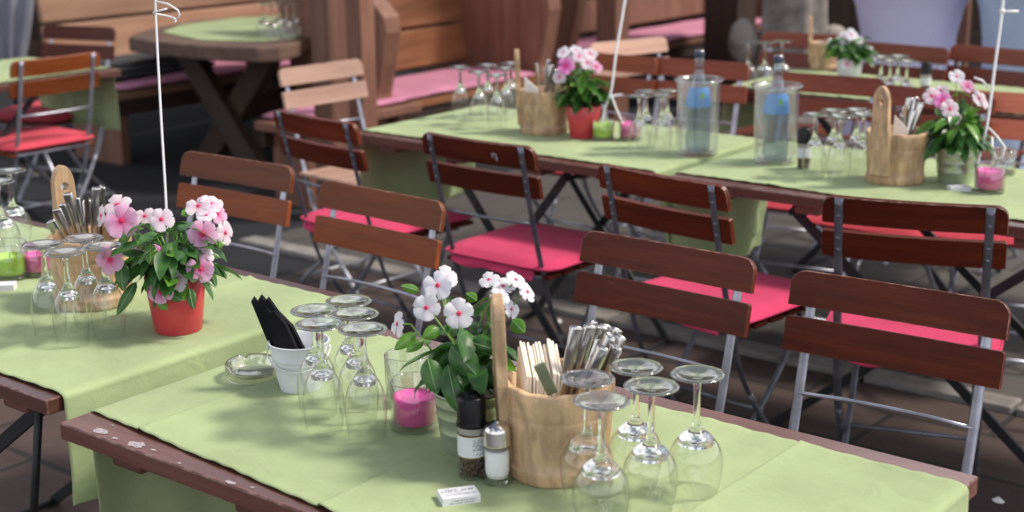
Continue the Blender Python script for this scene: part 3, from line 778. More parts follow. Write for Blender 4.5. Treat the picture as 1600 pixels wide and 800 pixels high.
def bench(label, u_front, depth, v0, v1, facing, panels=(True, True), back=True, mat='board', zback=1.15, cushion=None, cl=None, thick=.09, side_h=.98, seat_z=.42):
    """timber bench along v; facing +1: the sitter looks towards +u"""
    f = facing; ub = u_front - f * depth
    t = thing('timber_bench', label, 'bench', ((u_front + ub) / 2, (v0 + v1) / 2, 0), 0, 'heavy timber benches')
    o = Vector((-(u_front + ub) / 2, -(v0 + v1) / 2, 0))
    vm, ln = (v0 + v1) / 2, v1 - v0
    part('seat', None, lambda m: m.box(Vector(((u_front + ub) / 2, vm, seat_z - .022)) + o, (depth, ln, .045)), M[mat], t, bevel=.006)
    part('seat_apron', None, lambda m: m.box(Vector((u_front - f * .03, vm, seat_z - .09)) + o, (.03, ln - .05, .088)), M['dark_timber'], t, bevel=.004)
    if back:
        z = .47; lean = .16
        hb = (zback - z) / 3 - .008
        for k in range(3):
            a = Vector((ub - f * lean * ((z + hb / 2 - .45)), vm, z + hb / 2)) + o
            R = Matrix.Rotation(-f * math.atan(lean), 3, 'Y')
            part('back_board', None, lambda m: m.box(a, (.035, ln - .02, hb), R), M[mat], t, bevel=.010)
            z += hb + .012
    for side, has in zip((v0, v1), panels):
        if not has:
            continue
        def panel(m):
            pr = [(ub - f * .12, 0), (ub - f * .04, .45), (ub - f * .22, side_h + .25), (ub + f * .06, side_h + .28), (u_front - f * .10, side_h + .02), (u_front + f * .035, side_h - .10), (u_front + f * .045, side_h - .18), (u_front + f * .01, side_h - .34), (u_front - f * .03, .48), (u_front - f * .02, .25), (u_front - f * .01, 0)]
            m.prism([Vector((x, side - thick / 2, zz)) + o for x, zz in pr], (0, thick, 0))
        part('side_panel', None, panel, M['post' if mat == 'board' else mat], t, bevel=.010)
    if not back or not all(panels):
        for v in (v0 + .12, v1 - .12):
            part('leg', None, lambda m: m.box(Vector(((u_front + ub) / 2, v, (seat_z - .05) / 2)) + o, (depth * .8, .06, seat_z - .045)), M['post'], t, bevel=.006)
    if cushion:
        c0, c1 = cushion
        def pad(m):
            def g(a, b, s):
                ex = max(abs(2 * a - 1), abs(2 * b - 1)); e = max(0, 1 - ex ** 10) ** .5
                u = u_front + f * .01 - f * (depth - .04) * a; v = c0 + (c1 - c0) * b
                return Vector((u, v, seat_z + .018 + s * .017 * e + .006 * noise.noise(Vector((u * 5, v * 4, 1))) * (1 if s > 0 else 0)))
            m.grid(lambda a, b: g(a, b, 1), 14, 60); m.grid(lambda a, b: g(a, b, -1), 14, 60)
        tag(part('bench_cushion', None, pad, M['bench_pad'], None), cl, 'cushion', 'mauve cushions on the timber benches')
    return t
bench('brown board bench with high back and thick side panels beyond the middle table glasses', -3.20, .60, 4.24, 5.62, 1, cushion=(4.32, 5.50), cl='mauve cushion on the brown bench above the middle table glasses', thick=.12)
bench('dark timber bench in the background, right of the square post', -3.46, .55, 6.25, 9.0, 1, cushion=(6.35, 8.9), cl='mauve cushion on the background bench between post and grey trunk', mat='post')
bench('long tan board bench behind the rustic slab table', -4.72, .55, 3.63, 6.9, 1, mat='board_pale', panels=(False, False), cushion=(3.70, 6.8), cl='long mauve cushion on the tan bench behind the rustic table', zback=1.35)
bench('low backless bench at the near side of the rustic table', -3.42, .30, 3.50, 4.40, -1, panels=(False, False), back=False, mat='post', cushion=(3.56, 4.34), cl='small mauve cushion on the low bench behind the pale chair')

# ================================================================== BACKGROUND THINGS
def bar_table(label, cx, cy, mat, k=1.0, cat='bar table'):
    t = thing('covered_bar_table', label, cat, (cx, cy, 0), 0, 'high tables in stretch covers')
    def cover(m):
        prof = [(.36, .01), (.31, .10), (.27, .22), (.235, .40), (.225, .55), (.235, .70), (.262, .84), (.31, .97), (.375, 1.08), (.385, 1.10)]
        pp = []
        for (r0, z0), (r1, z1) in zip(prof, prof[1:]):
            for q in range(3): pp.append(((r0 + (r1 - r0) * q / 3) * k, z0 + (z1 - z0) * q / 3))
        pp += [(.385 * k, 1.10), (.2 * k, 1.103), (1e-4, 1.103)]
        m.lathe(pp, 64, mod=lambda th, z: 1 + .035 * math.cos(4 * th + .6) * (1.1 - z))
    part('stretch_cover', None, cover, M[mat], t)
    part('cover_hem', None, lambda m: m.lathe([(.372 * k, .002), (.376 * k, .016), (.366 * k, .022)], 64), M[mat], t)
p = ray(1416, 100, 8.3); bar_table('tall table under a white stretch cover tinted by bluish shade, waisted in the middle', p.x, p.y, 'lilac', 1.12)
p = ray(1592, 60, 7.9); bar_table('tall table under a pale blue cover at the right edge', p.x, p.y, 'skyblue', .80)

def trunk():
    p = ray(1238, 60, 9.6)
    t = thing('tree', 'stout grey tree trunk with flared roots behind the far table', 'tree', (p.x, p.y, 0), 0)
    def tr(m):
        pr = [(.36, 0), (.30, .12), (.25, .28), (.215, .5), (.20, .8), (.205, 1.2), (.20, 2.0), (.19, 3.6)]
        m.lathe(pr, 40, mod=lambda th, z: 1 + .10 * math.sin(5 * th) * max(0, 1 - z) + .06 * math.sin(9 * th + z * 2) + .05 * math.sin(3 * th + z))
    part('trunk', None, tr, M['stone'], t)
    def knots(m):
        m.ball((-.24, -.16, .42), .085, 12, 8); m.ball((.25, .16, .40), .10, 12, 8, (1, 1, 1))
    part('burl', None, lambda m: m.ball((-.22, -.24, .50), .10, 14, 8, (1, 1, 1.5)), M['stone'], t)
    part('burl', None, lambda m: m.ball((.24, .10, .46), .12, 14, 8, (1, 1, 1.2)), M['stone'], t)
    def crown(m):
        r = random.Random(3)
        for k in range(900):
            c = Vector((r.gauss(0, 1.2), r.gauss(0, 1.2), 4.4 + r.gauss(0, .6)))
            a = Vector((r.uniform(-1, 1), r.uniform(-1, 1), r.uniform(-.5, .5))).normalized(); b = a.orthogonal().normalized()
            s = r.uniform(.06, .12)
            m.add([c - a * s, c + b * s * .6, c + a * s, c - b * s * .6], [(0, 1, 2, 3)])
    part('crown', None, crown, M['leaf'], t)
trunk()

# grey cloth hung at the dark left end of the bench, on a dark stand
def stand():
    p = ray(18, 60, 8.0)
    t = thing('coat_stand', 'dark stand in the shade at the left end of the tan bench', 'stand', (p.x, p.y, 0), 0)
    part('pole', None, lambda m: m.tube([(0, 0, .02), (0, 0, 1.5)], .022, 10), M['leg_black'], t)
    part('base', None, lambda m: m.lathe([(.20, 0), (.20, .02), (.05, .045), (.02, .06), (1e-4, .06)], 24), M['leg_black'], t)
    part('hook_bar', None, lambda m: m.tube([(-.12, -.1, 1.02), (.12, .1, 1.02)], .012, 8), M['leg_black'], t)
    def c(m):
        def g(a, b):
            z = .99 - .42 * a; w = .16 * (1 - .62 * a ** 1.3)
            x = (b - .5) * 2
            n_ = math.sin(b * 22 + a * 2) * .016
            q = CR * (x * w) - Vector((CF.x, CF.y, 0)).normalized() * (.05 + n_ + .02 * (1 - x * x))
            return Vector((q.x, q.y, z))
        m.grid(g, 16, 36)
    o = part('hanging_cloth', None, c, M['grey_cloth'], None, loc=(p.x, p.y, 0))
    o.modifiers.new('t', 'SOLIDIFY').thickness = .006
    tag(o, 'blue-grey cloth hanging in the dark upper left corner', 'cloth')
stand()
# folded charcoal blanket on the long bench
def blanket():
    a = Vector((-5.10, 4.0, .49))
    def fn(m):
        for k in range(3): m.box((-5.03, 4.10 + .02 * k, .478 + .034 * k), (.30 - .02 * k, .85 - .05 * k, .030))
    o = part('folded_blanket', None, fn, M['charcoal'], None, bevel=.012)
    tag(o, 'folded charcoal blanket lying on the long tan bench', 'blanket')
blanket()
def plate():
    q = at(1562, 140, .752)
    q = Vector((.50, 4.05, .7515))
    o = part('plate', None, lambda m: m.lathe([(1e-4, 0), (.06, 0), (.075, .008), (.115, .018), (.118, .022), (.075, .013), (.055, .006), (1e-4, .006)], 40), M['white'], None, loc=q)
    tag(o, 'white plate on the table at the right picture edge', 'plate')
plate()

# ================================================================== WINE GLASSES (standing upside down)
def wine_glass(label, foot_px, group, shape='round', mark=False, z0=.7535, h=.185, lowkey=False):
    c = at(foot_px[0], foot_px[1], z0 + h)
    t = thing('wine_glass', label, 'wine glass', (c.x, c.y, z0), rnd.uniform(0, 6), group)
    n = 36
    if shape == 'round':
        bowl = [(.0325, 0), (.0350, .012), (.0385, .030), (.0400, .046), (.0385, .062), (.0330, .076), (.0240, .087), (.0130, .0945), (.0060, .0975)]
        zs = .0965
    else:
        bowl = [(.0290, 0), (.0310, .015), (.0335, .035), (.0340, .052), (.0320, .070), (.0275, .087), (.0200, .101), (.0115, .112), (.0058, .118)]
        zs = .117
    key = 'bowl' + shape
    def bf(m):
        # catmull through the profile for a smooth wall, an inner and outer skin and a rounded rim
        P = [Vector((r, z, 0)) for r, z in bowl]; out = []
        for i in range(len(P) - 1):
            p0, p1, p2, p3 = P[max(i - 1, 0)], P[i], P[i + 1], P[min(i + 2, len(P) - 1)]
            for k in range(4):
                q = k / 4; out.append(.5 * ((2 * p1) + (p2 - p0) * q + (2 * p0 - 5 * p1 + 4 * p2 - p3) * q * q + (3 * p1 - p0 - 3 * p2 + p3) * q ** 3))
        out.append(P[-1])
        m.lathe([(q.x, q.y) for q in out], n)
    part('bowl', key, bf, M['bowl'], t)
    part('rim', 'rim' + shape, lambda m: m.lathe([(bowl[0][0] + .0007 * math.cos(a), .0008 + .0007 * math.sin(a)) for a in [2 * PI * k / 6 for k in range(7)]], n), M['glass'], t)
    def sf(m):
        # solid shoulder, stem and foot in one flow
        if shape == 'round': sh = [(1e-4, zs - .0125), (.010, zs - .0120), (.020, zs - .0150), (.0262, zs - .0190), (.0272, zs - .0160), (.0248, zs - .0085), (.0190, zs - .0035), (.0120, zs + .0010), (.0080, zs + .0050)]
        else: sh = [(1e-4, zs - .0120), (.0065, zs - .0125), (.0125, zs - .0170), (.0180, zs - .0240), (.0189, zs - .0200), (.0160, zs - .0110), (.0115, zs - .0040), (.0085, zs + .0020), (.0068, zs + .0070)]
        pr = sh + [(.0060, zs + .012), (.0053, zs + .020), (.0050, zs + .035), (.0048, h - .030), (.0052, h - .018), (.0074, h - .0105)]
        m.lathe(pr + [(1e-4, h - .0105)], 28)
    part('stem', 'stem' + shape, sf, M['glass'], t)
    def ff(m):
        pr = [(1e-4, h - .0104), (.0062, h - .0104), (.0110, h - .0072), (.0200, h - .0046), (.0320, h - .0030), (.0385, h - .0024), (.0395, h - .0014), (.0388, h - .0004), (.0340, h), (.0260, h - .0010), (.0140, h - .0032), (.0060, h - .0044), (1e-4, h - .0048)]
        m.lathe(pr, n + 8)
    part('foot', 'foot' + shape, ff, M['foot'], t)
    if mark:
        def mk(m):
            R = .0402; a0 = -.22; a1 = .22; z0_, z1_ = .028, .056
            for (aa, ab, za, zb) in ((a0, a1, z0_, z0_ + .0012), (a0, a1, z1_ - .0012, z1_), (a0, a0 + .03, z0_, z1_), (a1 - .03, a1, z0_, z1_), (-.10, -.06, z0_ + .006, z1_ - .006), (.02, .06, z0_ + .006, z1_ - .006)):
                m.grid(lambda a, b: Vector((R * math.cos(aa + (ab - aa) * a) * (1 - .02 * abs(za + (zb - za) * b - .046) / .02), R * math.sin(aa + (ab - aa) * a), za + (zb - za) * b)), 6, 1)
        d = CAM - c; ang = math.atan2(d.y, d.x) - t.rotation_euler.z + .15
        part('etched_mark', None, mk, M['etch'], t, rotz=ang)
    return t
M['etch'] = thin_glass('etched_white_mark', (1, 1, 1), 1.0, 1.5, .22, (.9, .9, .95))

g = 'upturned glasses in front of the cutlery bucket'
wine_glass('upturned wine glass standing apart, rightmost in the group by the cutlery bucket', (1090, 583), g, mark=True)
wine_glass('upturned wine glass in the middle of the group by the cutlery bucket', (1018, 602), g, mark=True)
wine_glass('upturned wine glass nearest the camera in the group by the cutlery bucket', (940, 625), g, mark=True)
wine_glass('upturned wine glass at the back of the group by the cutlery bucket', (994, 572), g)
wine_glass('upturned wine glass directly in front of the cutlery bucket, leftmost in its group', (918, 590), g)
g = 'upturned glasses beside the white bucket'
wine_glass('rear right upturned glass of the five beside the white bucket', (545, 469), g, 'tall')
wine_glass('middle right upturned glass of the five beside the white bucket', (555, 489), g, 'tall')
wine_glass('front right upturned glass of the five, next to the magenta candle', (567, 513), g, 'tall')
wine_glass('rear left upturned glass of the five, touching the white bucket', (491, 484), g, 'tall')
wine_glass('front left upturned glass of the five beside the white bucket', (500, 505), g, 'tall')
g = 'upturned glasses left of the red flower pot'
wine_glass('front upturned glass left of the large pink flowers, second from left', (101, 393), g, 'tall')
wine_glass('rear upturned glass left of the large pink flowers, before the bucket', (130, 371), g, 'tall')
wine_glass('rightmost upturned glass left of the red pot, under a pink flower', (160, 383), g, 'tall')
wine_glass('leftmost upturned glass left of the red pot, before the magenta candle', (66, 381), g, 'tall')
g = 'upturned glasses cut by the left picture edge'
wine_glass('rear upturned glass at the left picture edge beyond the lime candle', (14, 266), g, 'round')
wine_glass('front upturned glass cut by the left picture edge above the lime candle', (-4, 283), g, 'round')
g = 'upturned glasses at the left end of the middle table'
for px, w in (((719, 104), 'leftmost, standing alone'), ((748, 112), 'second from left, front row'), ((762, 101), 'second from left, back row'), ((776, 117), 'nearest the camera'), ((790, 106), 'just left of the wooden bucket'), ((798, 98), 'farthest back, touching the wooden bucket')):
    wine_glass('upturned glass at the left end of the middle table, ' + w, px, g, 'tall')
g = 'upturned glasses between lime candle and first water bottle'
for px, w in (((999, 149), 'front left'), ((1010, 142), 'rear left'), ((1034, 148), 'front right'), ((1043, 141), 'rear right')):
    wine_glass('upturned glass between lime candle and first water bottle, ' + w + ' of four', px, g, 'tall')
g = 'upturned glasses right of the second water bottle'
for px, w in (((1275, 178), 'leftmost, behind the pepper mill'), ((1304, 172), 'middle one at the back'), ((1314, 181), 'middle one at the front'), ((1340, 171), 'rear right, beside the wooden bucket'), ((1350, 178), 'half hidden by the wooden bucket')):
    wine_glass('upturned glass right of the second water bottle, ' + w, px, g, 'tall')
g = 'upturned glasses on the left end of the far right table'
for px, w in (((1170, 66), 'leftmost'), ((1196, 66), 'middle one'), ((1223, 64), 'above the second water bottle')):
    wine_glass('far upturned glass beyond the water bottles, ' + w + ' of three', px, g, 'round')
g = 'upturned glasses beside the far white flowers'
for px, w in (((1378, 88), 'leftmost of four'), ((1392, 94), 'front one, second from left'), ((1404, 87), 'rear one, third from left'), ((1418, 95), 'rightmost of four')):
    wine_glass('far upturned glass right of the white flowers, ' + w, px, g, 'tall')
g = 'glasses on the rustic slab table'
for px, w in (((411, 4), 'leftmost'), ((424, 7), 'second from left'), ((434, 2), 'third from left'), ((446, 6), 'fourth from left'), ((457, 1), 'rightmost')):
    wine_glass('small far glass on the rustic slab table, ' + w, px, g, 'round', z0=.7545)

# ================================================================== WOODEN BUCKETS WITH CUTLERY
def bucket(label, px, az, key='b', rt=.086, rb=.077, h=.148, handle_h=.135):
    """az: compass direction (radians) of the tall handle stave from the bucket centre"""
    c = at(px[0], px[1], .7535)
    d = Vector((c.x - CAM.x, c.y - CAM.y, 0)).normalized()
    c = c + d * rb * .95     # px is the front foot of the bucket
    t = thing('wooden_bucket', label, 'bucket', (c.x, c.y, .7535), az, 'wooden cutlery buckets with one tall stave')
    def body(m):
        n = 208
        def wob(th, z):
            f = (th / (2 * PI) * 13) % 1.0; f = min(f, 1 - f)
            return 1 + .0012 * math.cos(13 * th + PI) - .0035 * math.exp(-(f / .018) ** 2)
        def rr(z): return rb + (rt - rb) * z / h
        out = []
        for i in range(15):
            z = h * i / 14; out.append((rr(z), z))
        # the scribed line and raised foot hoop
        prof = [(1e-4, 0), (rb - .004, 0), (rb + .0015, .002), (rr(.0) + .0035, .006), (rr(.02) + .0042, .022), (rr(.026) + .0032, .0255), (rr(.028) , .0275)]
        prof += [(rr(z), z) for z in (.04, .07, .098)] + [(rr(.104) - .0006, .1020), (rr(.104) - .0012, .1040), (rr(.106), .1062)]
        prof += [(rr(z), z) for z in (.12, .135, h - .002)] + [(rt - .002, h), (rt - .0105, h), (rt - .012, h - .002), (rb - .009, .012), (1e-4, .012)]
        m.lathe(prof, n, mod=wob)
        # wavy cut of the upper rim
        for i, q in enumerate(m.v):
            if q[2] > h - .004:
                th = math.atan2(q[1], q[0]); m.v[i] = (q[0], q[1], q[2] + .0009 * math.sin(13 * th) + .0012 * math.sin(3 * th + 1))
    part('bucket_body', 'bucket_body', body, M['pail_wood'], t)
    def stave(m):
        w = .030; zt = h + handle_h; n = 10
        side = [(-w * .95, .03), (-w, h), (-w * .85, h + .03), (-w * .8, zt - .045)]
        top = [(-w * .8 * math.cos(a), zt - .045 + .045 * math.sin(a)) for a in [PI / 2 * k / 6 for k in range(1, 7)]]
        half = side + top
        outl = half + [(-x, z) for x, z in reversed(half[:-1])]
        # hole in the stave as an 8-sided opening: bridge outline to hole
        x0 = rt - .002; lean = .03
        def P(y, z, k): return Vector((x0 + (z - h) * (lean if z > h else .055) + k * .017 - .006, y, z))
        N_ = len(outl)
        hole = []
        for (y, z) in outl:
            a = math.atan2(z - (zt - .045), y); hole.append((.0085 * math.cos(a), zt - .045 + .0085 * math.sin(a)))
        vs = []
        for k in (0, 1):
            vs += [P(y, z, k) for y, z in outl]; vs += [P(y, z, k) for y, z in hole]
        fs = []
        o2 = 2 * N_
        for i in range(N_):
            j = (i + 1) % N_
            fs.append((i, j, j + N_, i + N_)); fs.append((o2 + j, o2 + i, o2 + i + N_, o2 + j + N_))
            fs.append((j, i, o2 + i, o2 + j)); fs.append((i + N_, j + N_, o2 + j + N_, o2 + i + N_))
        m.add(vs, fs)
    part('handle_stave', 'stave', stave, M['pail_wood'], t, bevel=.002)
    return t, c

camfwd = Vector((CF.x, CF.y, 0)).normalized(); camrt = Vector((CR.x, CR.y, 0)).normalized()
ORD = ['first', 'second', 'third', 'fourth', 'fifth', 'sixth', 'seventh', 'eighth', 'ninth', 'tenth', 'eleventh', 'twelfth', 'thirteenth', 'fourteenth']

def knife_fn(L_, kind):
    def fn(m):
        # handle end up; flattened bar with rounded tip
        pts = [(0, 0, 0), (0, 0, L_ * .45), (0, 0, L_ * .8), (0, 0, L_ * .975), (0, 0, L_ * .993), (0, 0, L_)]
        ws = [.7, .8, 1.0, 1.08, .95, .6]
        vs = []; n = 12
        m.tube(pts, ws, n, flat=(.0098, .0034 if kind == 'knife' else .0024), up=(0, 1, 0))
    return fn

def cutlery(c, tops, where, names, zb=.772, spread=.02, base_shift=(0, 0)):
    """tops: photo positions of the upper ends, standing a little off the bucket's centre depth"""
    r = random.Random(len(tops) * 11 + int(c.x * 100))
    tops = sorted(tops, key=lambda q: q[0])
    d0 = depth_of(Vector((c.x, c.y, .95)))
    for k, tp in enumerate(tops):
        px, py = tp[0], tp[1]
        kind = names[k % len(names)]
        top = ray(px, py, d0 + (tp[2] if len(tp) > 2 else r.uniform(-.02, .025)))
        base = Vector((c.x, c.y, zb)) + camrt * (base_shift[0] + (px - sum(q[0] for q in tops) / len(tops)) / 1600 * .25) + camfwd * (base_shift[1] + r.uniform(-spread, spread))
        L_ = (top - base).length
        q = (top - base).normalized().to_track_quat('Z', 'Y')
        tw = Matrix.Rotation(r.uniform(-.12, .30) + math.atan2(CR.y, CR.x) + .6, 4, 'Z')
        mb = MB(); knife_fn(L_, kind)(mb)
        o = put(kind, mb.mesh(kind), M['steel'], None, M4=Matrix.Translation(base) @ q.to_matrix().to_4x4() @ tw)
        tag(o, f'steel {kind} in {where}, {ORD[k]} handle from the left', kind, 'cutlery in ' + where)

def napkins(c, n, where, off=(-.035, 0), tilt=.0, step=.0050, w=.062, h=.180, mat='napkin', lean=.05, yaw=.35):
    r = random.Random(n)
    nrm = (camrt * math.cos(yaw) + camfwd * math.sin(yaw)).normalized(); along = Vector((0, 0, 1)).cross(nrm)
    for k in range(n):
        def fn(m):
            # a folded sheet, its upper edge rising towards the back
            hh = h * r.uniform(.97, 1.03); t_ = step * .40; f0 = -w / 2 + r.uniform(0, .003)
            m.prism([(-t_ * 1.0, f0, 0), (-t_ * 1.0, w / 2, 0), (-t_ * 1.0, w / 2 - .008, hh), (-t_ * 1.0, f0, hh * .78)], (t_ * 2.0, 0, 0))
        mb = MB(); fn(mb)
        p = Vector((c.x, c.y, .768)) + nrm * (k - n / 2) * step + camrt * off[0] + camfwd * off[1]
        R = Matrix((nrm, along, Vector((0, 0, 1)))).transposed().to_4x4()
        o = put('paper_napkin', mb.mesh('paper_napkin'), M[mat], None, M4=Matrix.Translation(p) @ R @ Matrix.Rotation(lean + r.uniform(-.012, .012) + (k - n / 2) * .003, 4, 'Y'))
        lab = f'{ORD[k]} folded cream napkin from the left in {where}' if n > 1 else f'folded pale napkin in {where}'
        tag(o, lab, 'napkin', 'napkins in ' + where)

caz = math.atan2(camrt.y, camrt.x)
# bucket on the nearest table: handle at its left, seen edge on
_, bc1 = bucket('large wooden bucket of napkins and cutlery on the nearest table', (872, 764), caz + PI + .12)
napkins(bc1, 14, 'the nearest wooden bucket', off=(-.032, .006), step=.0040, w=.055, yaw=.25)
cutlery(bc1, [(901, 509), (914, 512), (923, 507), (930, 502, .04), (942, 509), (948, 507, .04), (965, 513, .03), (950, 519), (954, 525, -.02), (971, 524), (943, 541, -.03), (965, 541, -.03), (938, 526)], 'the nearest wooden bucket', ['knife', 'fork', 'knife', 'spoon'], base_shift=(-.006, .0))
def stub():
    a = ray(853, 592, depth_of(bc1 + Vector((0, 0, .16))) - .035)
    o = part('wooden_peg', None, lambda m: m.box((0, 0, 0), (.017, .007, .050)), M['leaf_peg'], None, M4=Matrix.Translation(a) @ Matrix.Rotation(caz, 4, 'Z') @ Matrix.Rotation(-.42, 4, 'Y'), bevel=.001)
    tag(o, 'small grey-green stub leaning between napkins and cutlery in the nearest bucket', 'peg')
M['leaf_peg'] = plain('grey_green_paint', (.16, .20, .12), .7)
stub()
_, bc2 = bucket('wooden cutlery bucket behind the glasses on the left table', (150, 487), caz + PI - .75)
cutlery(bc2, [(105, 301), (120, 308), (131, 312), (140, 310), (148, 309), (151, 292), (160, 290), (97, 318), (88, 326), (78, 345, -.04), (113, 320)], 'the bucket on the left table', ['knife', 'fork', 'spoon'], spread=.02)
_, bc3 = bucket('wooden cutlery bucket next to the glasses on the middle table', (850, 213), caz + PI + .0)
napkins(bc3, 1, 'the bucket beside the first red pot', off=(-.035, -.03), w=.06, h=.185, mat='napkin_white', lean=-.12, yaw=1.1)
cutlery(bc3, [(857, 93), (838, 98), (850, 104), (862, 101), (868, 108)], 'the bucket beside the first red pot', ['knife', 'spoon', 'fork'])
_, bc4 = bucket('wooden cutlery bucket right of the second water bottle', (1397, 292), caz + PI + .78)
napkins(bc4, 1, 'the bucket right of the water bottles', off=(0, -.03), w=.05, h=.185, mat='napkin_white', lean=0, yaw=1.2)
cutlery(bc4, [(1422, 152, .0), (1433, 152), (1416, 166), (1440, 160), (1428, 172), (1409, 178)], 'the bucket right of the water bottles', ['knife', 'spoon', 'fork'])
b5_, bc5 = bucket('small far wooden bucket beside the white flowers', (1287, 112), caz + PI - .3)
b5_.scale = (.72, .72, .80)
cutlery(bc5, [(1297, 60), (1288, 66), (1282, 64), (1303, 68), (1308, 62)], 'the far small bucket', ['knife', 'spoon', 'fork'])

# ================================================================== FLOWER POTS
def frame_from(nv, up=Vector((0, 0, 1))):
    nv = nv.normalized(); x = up.cross(nv)
    if x.length < 1e-3: x = Vector((1, 0, 0))
    x.normalize(); y = nv.cross(x)
    return Matrix((x, y, nv)).transposed().to_4x4()

def flower_mesh(m, seed):
    r = random.Random(seed)
    for k in range(5):
        a = 2 * PI * k / 5 + r.uniform(-.12, .12); up = r.uniform(.04, .22); ln = r.uniform(.92, 1.06); wd = r.uniform(.46, .54)
        ca, sa = math.cos(a), math.sin(a); curl = r.uniform(-.16, .06)
        def g(i, j):
            x = .06 + i * ln; s = (j - .5) * 2
            w = wd * (math.sin(min(1, i * 1.05) * PI * .62) ** .8 if i > 0 else .12)
            if i > .85: w *= max(.30, 1 - ((i - .85) / .15) ** 2 * .70)
            notch = .06 * (1 - abs(s)) * max(0, i - .8) * 5 * .4
            y = s * w; z = up * i + curl * i * i - .10 * s * s * i + .04 * math.sin(s * 3 + k) * i + .012 * (k % 2)
            x -= notch
            return Vector((x * ca - y * sa, x * sa + y * ca, z))
        m.grid(g, 6, 6)

def leaf_into(m, base, direction, L_, W_, droop, roll=0, nl=7, nw=4):
    d = Vector(direction).normalized(); side = d.cross(Vector((0, 0, 1)))
    if side.length < .05: side = Vector((1, 0, 0))
    side.normalize(); side = Matrix.Rotation(roll, 3, d) @ side
    up = side.cross(d)
    base = Vector(base)
    def g(i, j):
        s = (j - .5) * 2
        w = W_ * (math.sin(PI * min(1, i ** .9)) ** .62 if 0 < i < 1 else .03)
        p = base + d * (L_ * i) + side * (s * w * .5) + up * (.16 * w * s * s)
        p.z -= droop * L_ * i * i
        return p + up * (.02 * L_ * math.sin(i * 9))
    m.grid(g, nl, nw)

